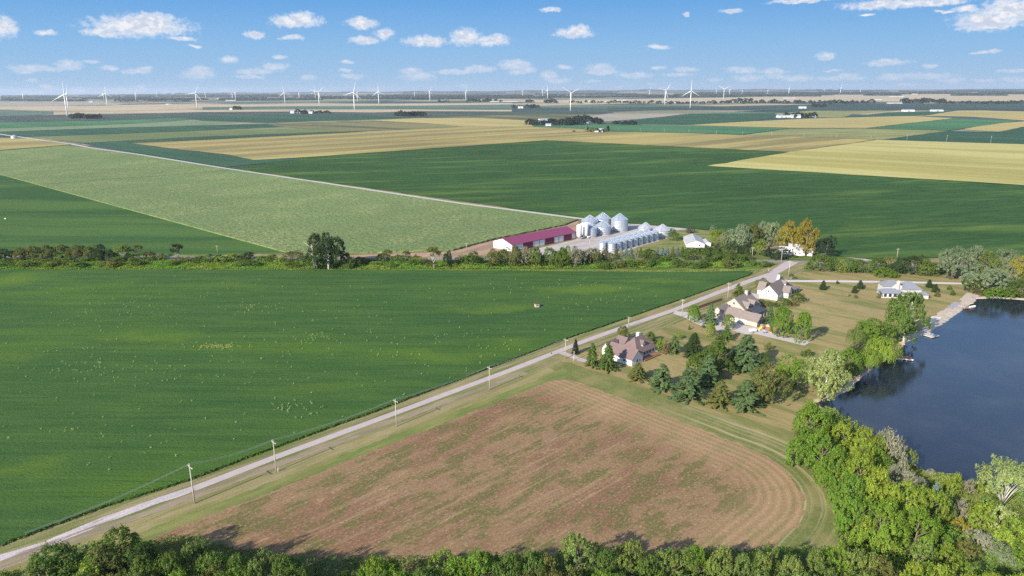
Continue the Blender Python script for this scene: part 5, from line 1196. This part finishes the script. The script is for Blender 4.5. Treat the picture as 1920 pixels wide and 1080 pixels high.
# fence by the tan house
a_, b_ = Vector(G(1309, 579)), Vector(G(1354, 563.5)); fn = empty('garden_wall', (a_.x, a_.y, 0), math.atan2((b_-a_).y, (b_-a_).x)); tag(fn, 'low dark brown garden wall between the lane and the tan house', 'wall')
Lw = (b_-a_).length; MB().box(0, Lw, -.15, .15, 0, 1.3).build('panel', M['dwood'], fn); MB().box(-.05, Lw+.05, -.22, .22, 1.3, 1.4).build('cap', M['brick'], fn)

# ------------------------------------------------------------------ wind turbines
def turbine_shape():
    root = empty('wind_turbine', (0, 0, 0))
    MB().tube([(0, 0, 0), (0, 0, 45), (0, 0, 92)], [2.6, 2.0, 1.5], 16).build('tower', M['turb'], root, True)
    MB().tube([(0, 6.5, 93.5), (0, 5.5, 93.5), (0, -4, 93.5), (0, -5, 93.5)], [.8, 1.9, 2.0, 1.6], 10).build('nacelle', M['turb'], root, True)
    hub = MB().tube([(0, -5.05, 93.5), (0, -6.2, 93.5), (0, -7.6, 93.5), (0, -8.4, 93.5)], [1.6, 1.8, 1.2, .2], 12).build('hub', M['turb'], root, True)
    bl_ = MB()
    st = [(1.2, 1.2, 1.2), (6, 2.5, 1.1), (12, 2.8, .9), (30, 2.0, .6), (48, 1.2, .35), (60, .4, .15)]
    v = []
    for z_, w_, t_ in st: v += [(-w_*.4, 0, z_), (0, -t_, z_), (w_*.9, 0, z_), (0, t_, z_)]
    bl_.add(v, [(i*4+j, i*4+(j+1) % 4, i*4+4+(j+1) % 4, i*4+4+j) for i in range(len(st)-1) for j in range(4)]+[(0, 1, 2, 3), (20, 21, 22, 23)])
    me = bl_.mesh('blade', True); me.materials.append(M['turb'])
    for k in range(3):
        o_ = bpy.data.objects.new('blade', me); C.objects.link(o_); o_.parent = root; o_.location = (0, -6.6, 93.5); o_.rotation_euler = (0, 2.0944*k, 0)
    return root
TB = turbine_shape(); tf = [True]
def turbine(x_, yb, ang, yaw, sc, label):
    r_ = TB if tf[0] else copy_tree(TB); tf[0] = False
    gx, gy = G(x_, yb); face = math.atan2(-gx, gy)
    r_.location = (gx, gy, 0); r_.rotation_euler = (0, 0, math.radians(yaw)-math.atan2(gx, gy)*.6); r_.scale = (sc, sc*1.25, sc)
    k = 0
    for c_ in r_.children:
        if c_.name.startswith('blade'): c_.rotation_euler = (0, math.radians(ang+120*k), 0); k += 1
    tag(r_, label, 'wind turbine', 'white wind turbines on the horizon')
TL = [(126.5,218.5,2,20,1.0,'tall white wind turbine, nearest and leftmost of the overlapping pair at the left'),(128,203.5,12,35,.98,'white wind turbine just behind the leftmost tall one'),(201.3,199.5,4,10,.98,'white wind turbine right of the overlapping pair, blade straight up'),(194.8,187,-40,30,.9,'faint turbine peeping out behind the upright one'),
      (44,189,-60,30,.9,'small turbine near the left photo edge'),(1.5,188,0,30,.9,'small turbine cut by the left photo edge'),(255,190,45,15,.95,'turbine right of the far square grove with blades in a V'),(369.5,203,25,5,.98,'white wind turbine with a blade pointing up right, alone in its stretch'),(294.5,182.5,10,20,.8,'very faint turbine left of the lone tall one'),
      (385.5,184,0,40,.8,'very faint turbine right of the lone tall one'),(442,188,5,60,.9,'thin turbine of a close faint pair'),(436,186,20,60,.8,'fainter left turbine of a close pair'),(534.5,194.5,-12,8,.95,'white wind turbine above the white barn, blade leaning left'),(561,186,60,40,.8,'small faint turbine right of the leaning-blade one'),
      (591.5,186.5,0,20,.95,'turbine behind left of a close crossing pair'),(598.7,198,48,10,.98,'nearer turbine of the crossing pair'),(664.7,206,14,12,1.0,'large white wind turbine with blade reaching far left, centre left'),(670.5,191,-50,25,.9,'turbine half hidden behind the large centre-left one'),(710.5,196,-2,8,.98,'white wind turbine right of the large centre-left one'),
      (806,189.7,20,40,.95,'turbine above the far tree grove'),(873.5,188.5,10,60,.85,'thin pale turbine in the middle of the horizon'),(980,182,0,30,.8,'tiny turbine left of the middle pair'),(1017.5,183,-20,30,.95,'left turbine of the middle pair'),(1026.5,186.3,-8,25,1.0,'right turbine of the middle pair'),
      (1069.5,208,62,18,.92,'greyish turbine with a drooping blade right of centre'),(1246.5,196,42,28,.98,'slim turbine with a raised right blade'),(1294,203,60,0,.97,'turbine with two blades spread down like a tent'),(1356.5,186.5,60.01,0,.98,'turbine with blades raised in a wide V and pale foot'),
      (1343,179,0,30,.7,'tiny turbine left of the wide V one'),(1367.5,180,0,50,.8,'tiny turbine right of the wide V one'),(1391,178,30,30,.7,'tiny turbine second right of the wide V one'),(1439,176.5,20,30,.6,'tiny turbine on the right horizon'),(1478.5,178.5,0,60,.9,'small thin turbine far right'),(1546,174,0,30,.6,'tiny turbine left of the last clear one'),(1575.5,176.5,10,60,.95,'last clearly visible turbine at the right'),(1613,175,0,40,.6,'tiniest turbine at the right end'),
      (777.5,184,0,50,.7,'tiny turbine left of the far grove turbine'),(1217.5,181,20,30,.8,'tiny turbine left of the slim raised-blade one')]
for t_ in TL:
    a = list(t_)
    if a[5].startswith('turbine with two blades spread'): a[2] = 0; 
    turbine(*a)

# ------------------------------------------------------------------ far farm buildings
def farb(px, L, Wd, hw, hr, yaw, label, wm='white', rm='galvold', name='farm_building'):
    if px[1] < 200: L, Wd, hw, hr = L*.55, Wd*.7, hw*.75, hr*.75; wm = 'offwhite'
    r_ = empty(name, (*G(*px), 0), math.radians(yaw)); tag(r_, label, 'farm building', 'distant farm buildings')
    wall_block(r_, -L/2, L/2, -Wd/2, Wd/2, hw, hr, 'x', M[wm], M[rm], ov=.3)
    panel(r_, 'door', 0, -Wd/2, .02, L*.2, hw*.8, '-y', M['galvold'])
for a in [((554.5,212.3),44,26,9,14,0,'far white barn left of dark trees'),((575,213),60,24,7,12,0,'longer far white barn right of dark trees'),((433.5,205.7),16,10,6,10,0,'tiny pale farmhouse with dark trees'),((171,191.8),70,26,9,14,0,'tiny white shed near the left turbines'),((85.5,189.5),40,25,8,12,0,'tiny white shed far left'),
          ((314,196.3),50,20,7,11,0,'tiny white shed below the left horizon trees, left one'),((320,196.5),36,20,7,11,20,'tiny white shed below the left horizon trees, right one'),((413,185),150,30,8,12,0,'pale far shed near the faint turbine pair, upper'),((433,189),200,30,8,12,0,'pale far shed near the faint turbine pair, lower'),
          ((976,203),30,16,8,12,0,'small white house in the low grove'),((1019,228.5),34,20,6,11,20,'white-roofed barn above the long farm grove'),((1028,236),16,10,4,7,0,'small white shed before the long farm grove'),((1098,233),18,12,4,7,0,'small pale shed right end of the long farm grove'),((1127,247.6),14,9,5,9,-30,'white lone farmhouse in the yellow field'),((1118,248),10,7,4,6,0,'small white outbuilding left of the lone farmhouse'),
          ((1464,220.6),30,16,6,10,10,'left white shed of the bright farm on the right'),((1478,220.5),16,12,6,9,0,'small white shed in the middle of the bright farm'),((1491,220.8),34,22,7,12,-10,'biggest white barn of the bright farm'),((1523.5,220.5),20,12,5,8,0,'small white shed at the right end of the bright farm'),((1504.5,203.5),34,18,8,12,0,'white shed beside the small dark clump'),
          ((1164,188.7),200,60,9,14,0,'long pale far buildings right of the drooping turbine'),((945,191),420,60,7,10,0,'very long low tan building near the horizon'),((1075,190),60,30,7,10,0,'tiny pale roof by the middle pair'),((1110,190.5),110,40,8,12,0,'tiny pale building by the horizon belt, left'),((1140,190.5),80,40,8,12,0,'tiny pale building by the horizon belt, right'),
          ((1677,194.5),160,40,8,12,0,'long white building in the right horizon belt'),((1681,182),240,60,9,14,0,'white buildings on the far tan plain'),((1715,177),120,40,9,14,0,'tiny white building near the right horizon'),((1645,187.5),100,40,8,12,0,'pale farm buildings left of the long white one'),((1480,184.5),200,50,8,12,0,'pale buildings above the horizon belt'),((1605,174.5),300,60,10,14,0,'white buildings beside the last clear turbine'),
          ((1252,193.6),60,30,8,12,0,'pale rounded shed left of the tent-bladed turbine'),((1267,193.8),40,25,8,12,0,'small pale shed next to the tent-bladed turbine'),((1702.5,209),50,20,6,9,0,'small white shed on the green strip, left'),((1756,209),50,20,6,9,0,'small white shed on the green strip, right'),((5,440+0),0,0,0,0,0,'')]:
    if a[1]: farb(*a)
gb = bin_('grain_bin', 'lone white grain bin beside the gravel road at the far left', G(27,260), 7, 5.5, 4, 'lone bin', 'galvold', ladder=False, rmat='galvold'); del gb['group']
lb = empty('marker_flag', (*G(9, 413.5), 0)); tag(lb, 'tiny white marker in the left soybean field', 'marker'); MB().tube([(0, 0, 0), (0, 0, 2.2)], .08, 5).build('post', M['white'], lb); MB().box(0, 1.2, -.05, .05, 1.3, 2.2).build('panel', M['white'], lb)

# distant woods that read as one mass along the horizon
def woods(segs, nm='distant_woods'):
    cen = []
    for (x0_, x1_, y_, hh, dens) in segs:
        k = int((x1_-x0_)*dens)
        for i in range(k):
            x_ = random.uniform(x0_, x1_); yy = y_+R(-.25, .25); g = G(x_, yy)
            if math.hypot(*g) > 26200: continue
            h_ = hh*(.55+.45*math.sin(x_*.05+y_)*math.sin(x_*.013+1.3))*R(.7, 1.2)
            for j in range(3): cen.append((g[0]+R(-20, 20), g[1]+R(-20, 20), max(2, h_)*(j+.6)/3))
    cen = np.array(cen); nr = np.tile([-.2, -.5, .6], (len(cen), 1))
    o_ = bpy.data.objects.new(nm, leaf_mesh(nm, cen, nr, 15., .9, rng.random((len(cen), 2)), .7)); C.objects.link(o_); o_.color = PAL['far']+(1,); tag(o_, kind='stuff')
segs = []
for i in range(90):
    x_ = R(-60, 1960); ln = R(30, 240); lv = R(.8, 13); segs.append((x_, x_+ln, 171.6+5.8*(1-x_/960)*1.0+lv, R(9, 15), 4.5))
woods(segs)
segs = [(-60+i*20, -40+i*20, 171.9+5.8*(1-(-50+i*20)/960), R(16, 40), 16) for i in range(102)]
woods(segs)
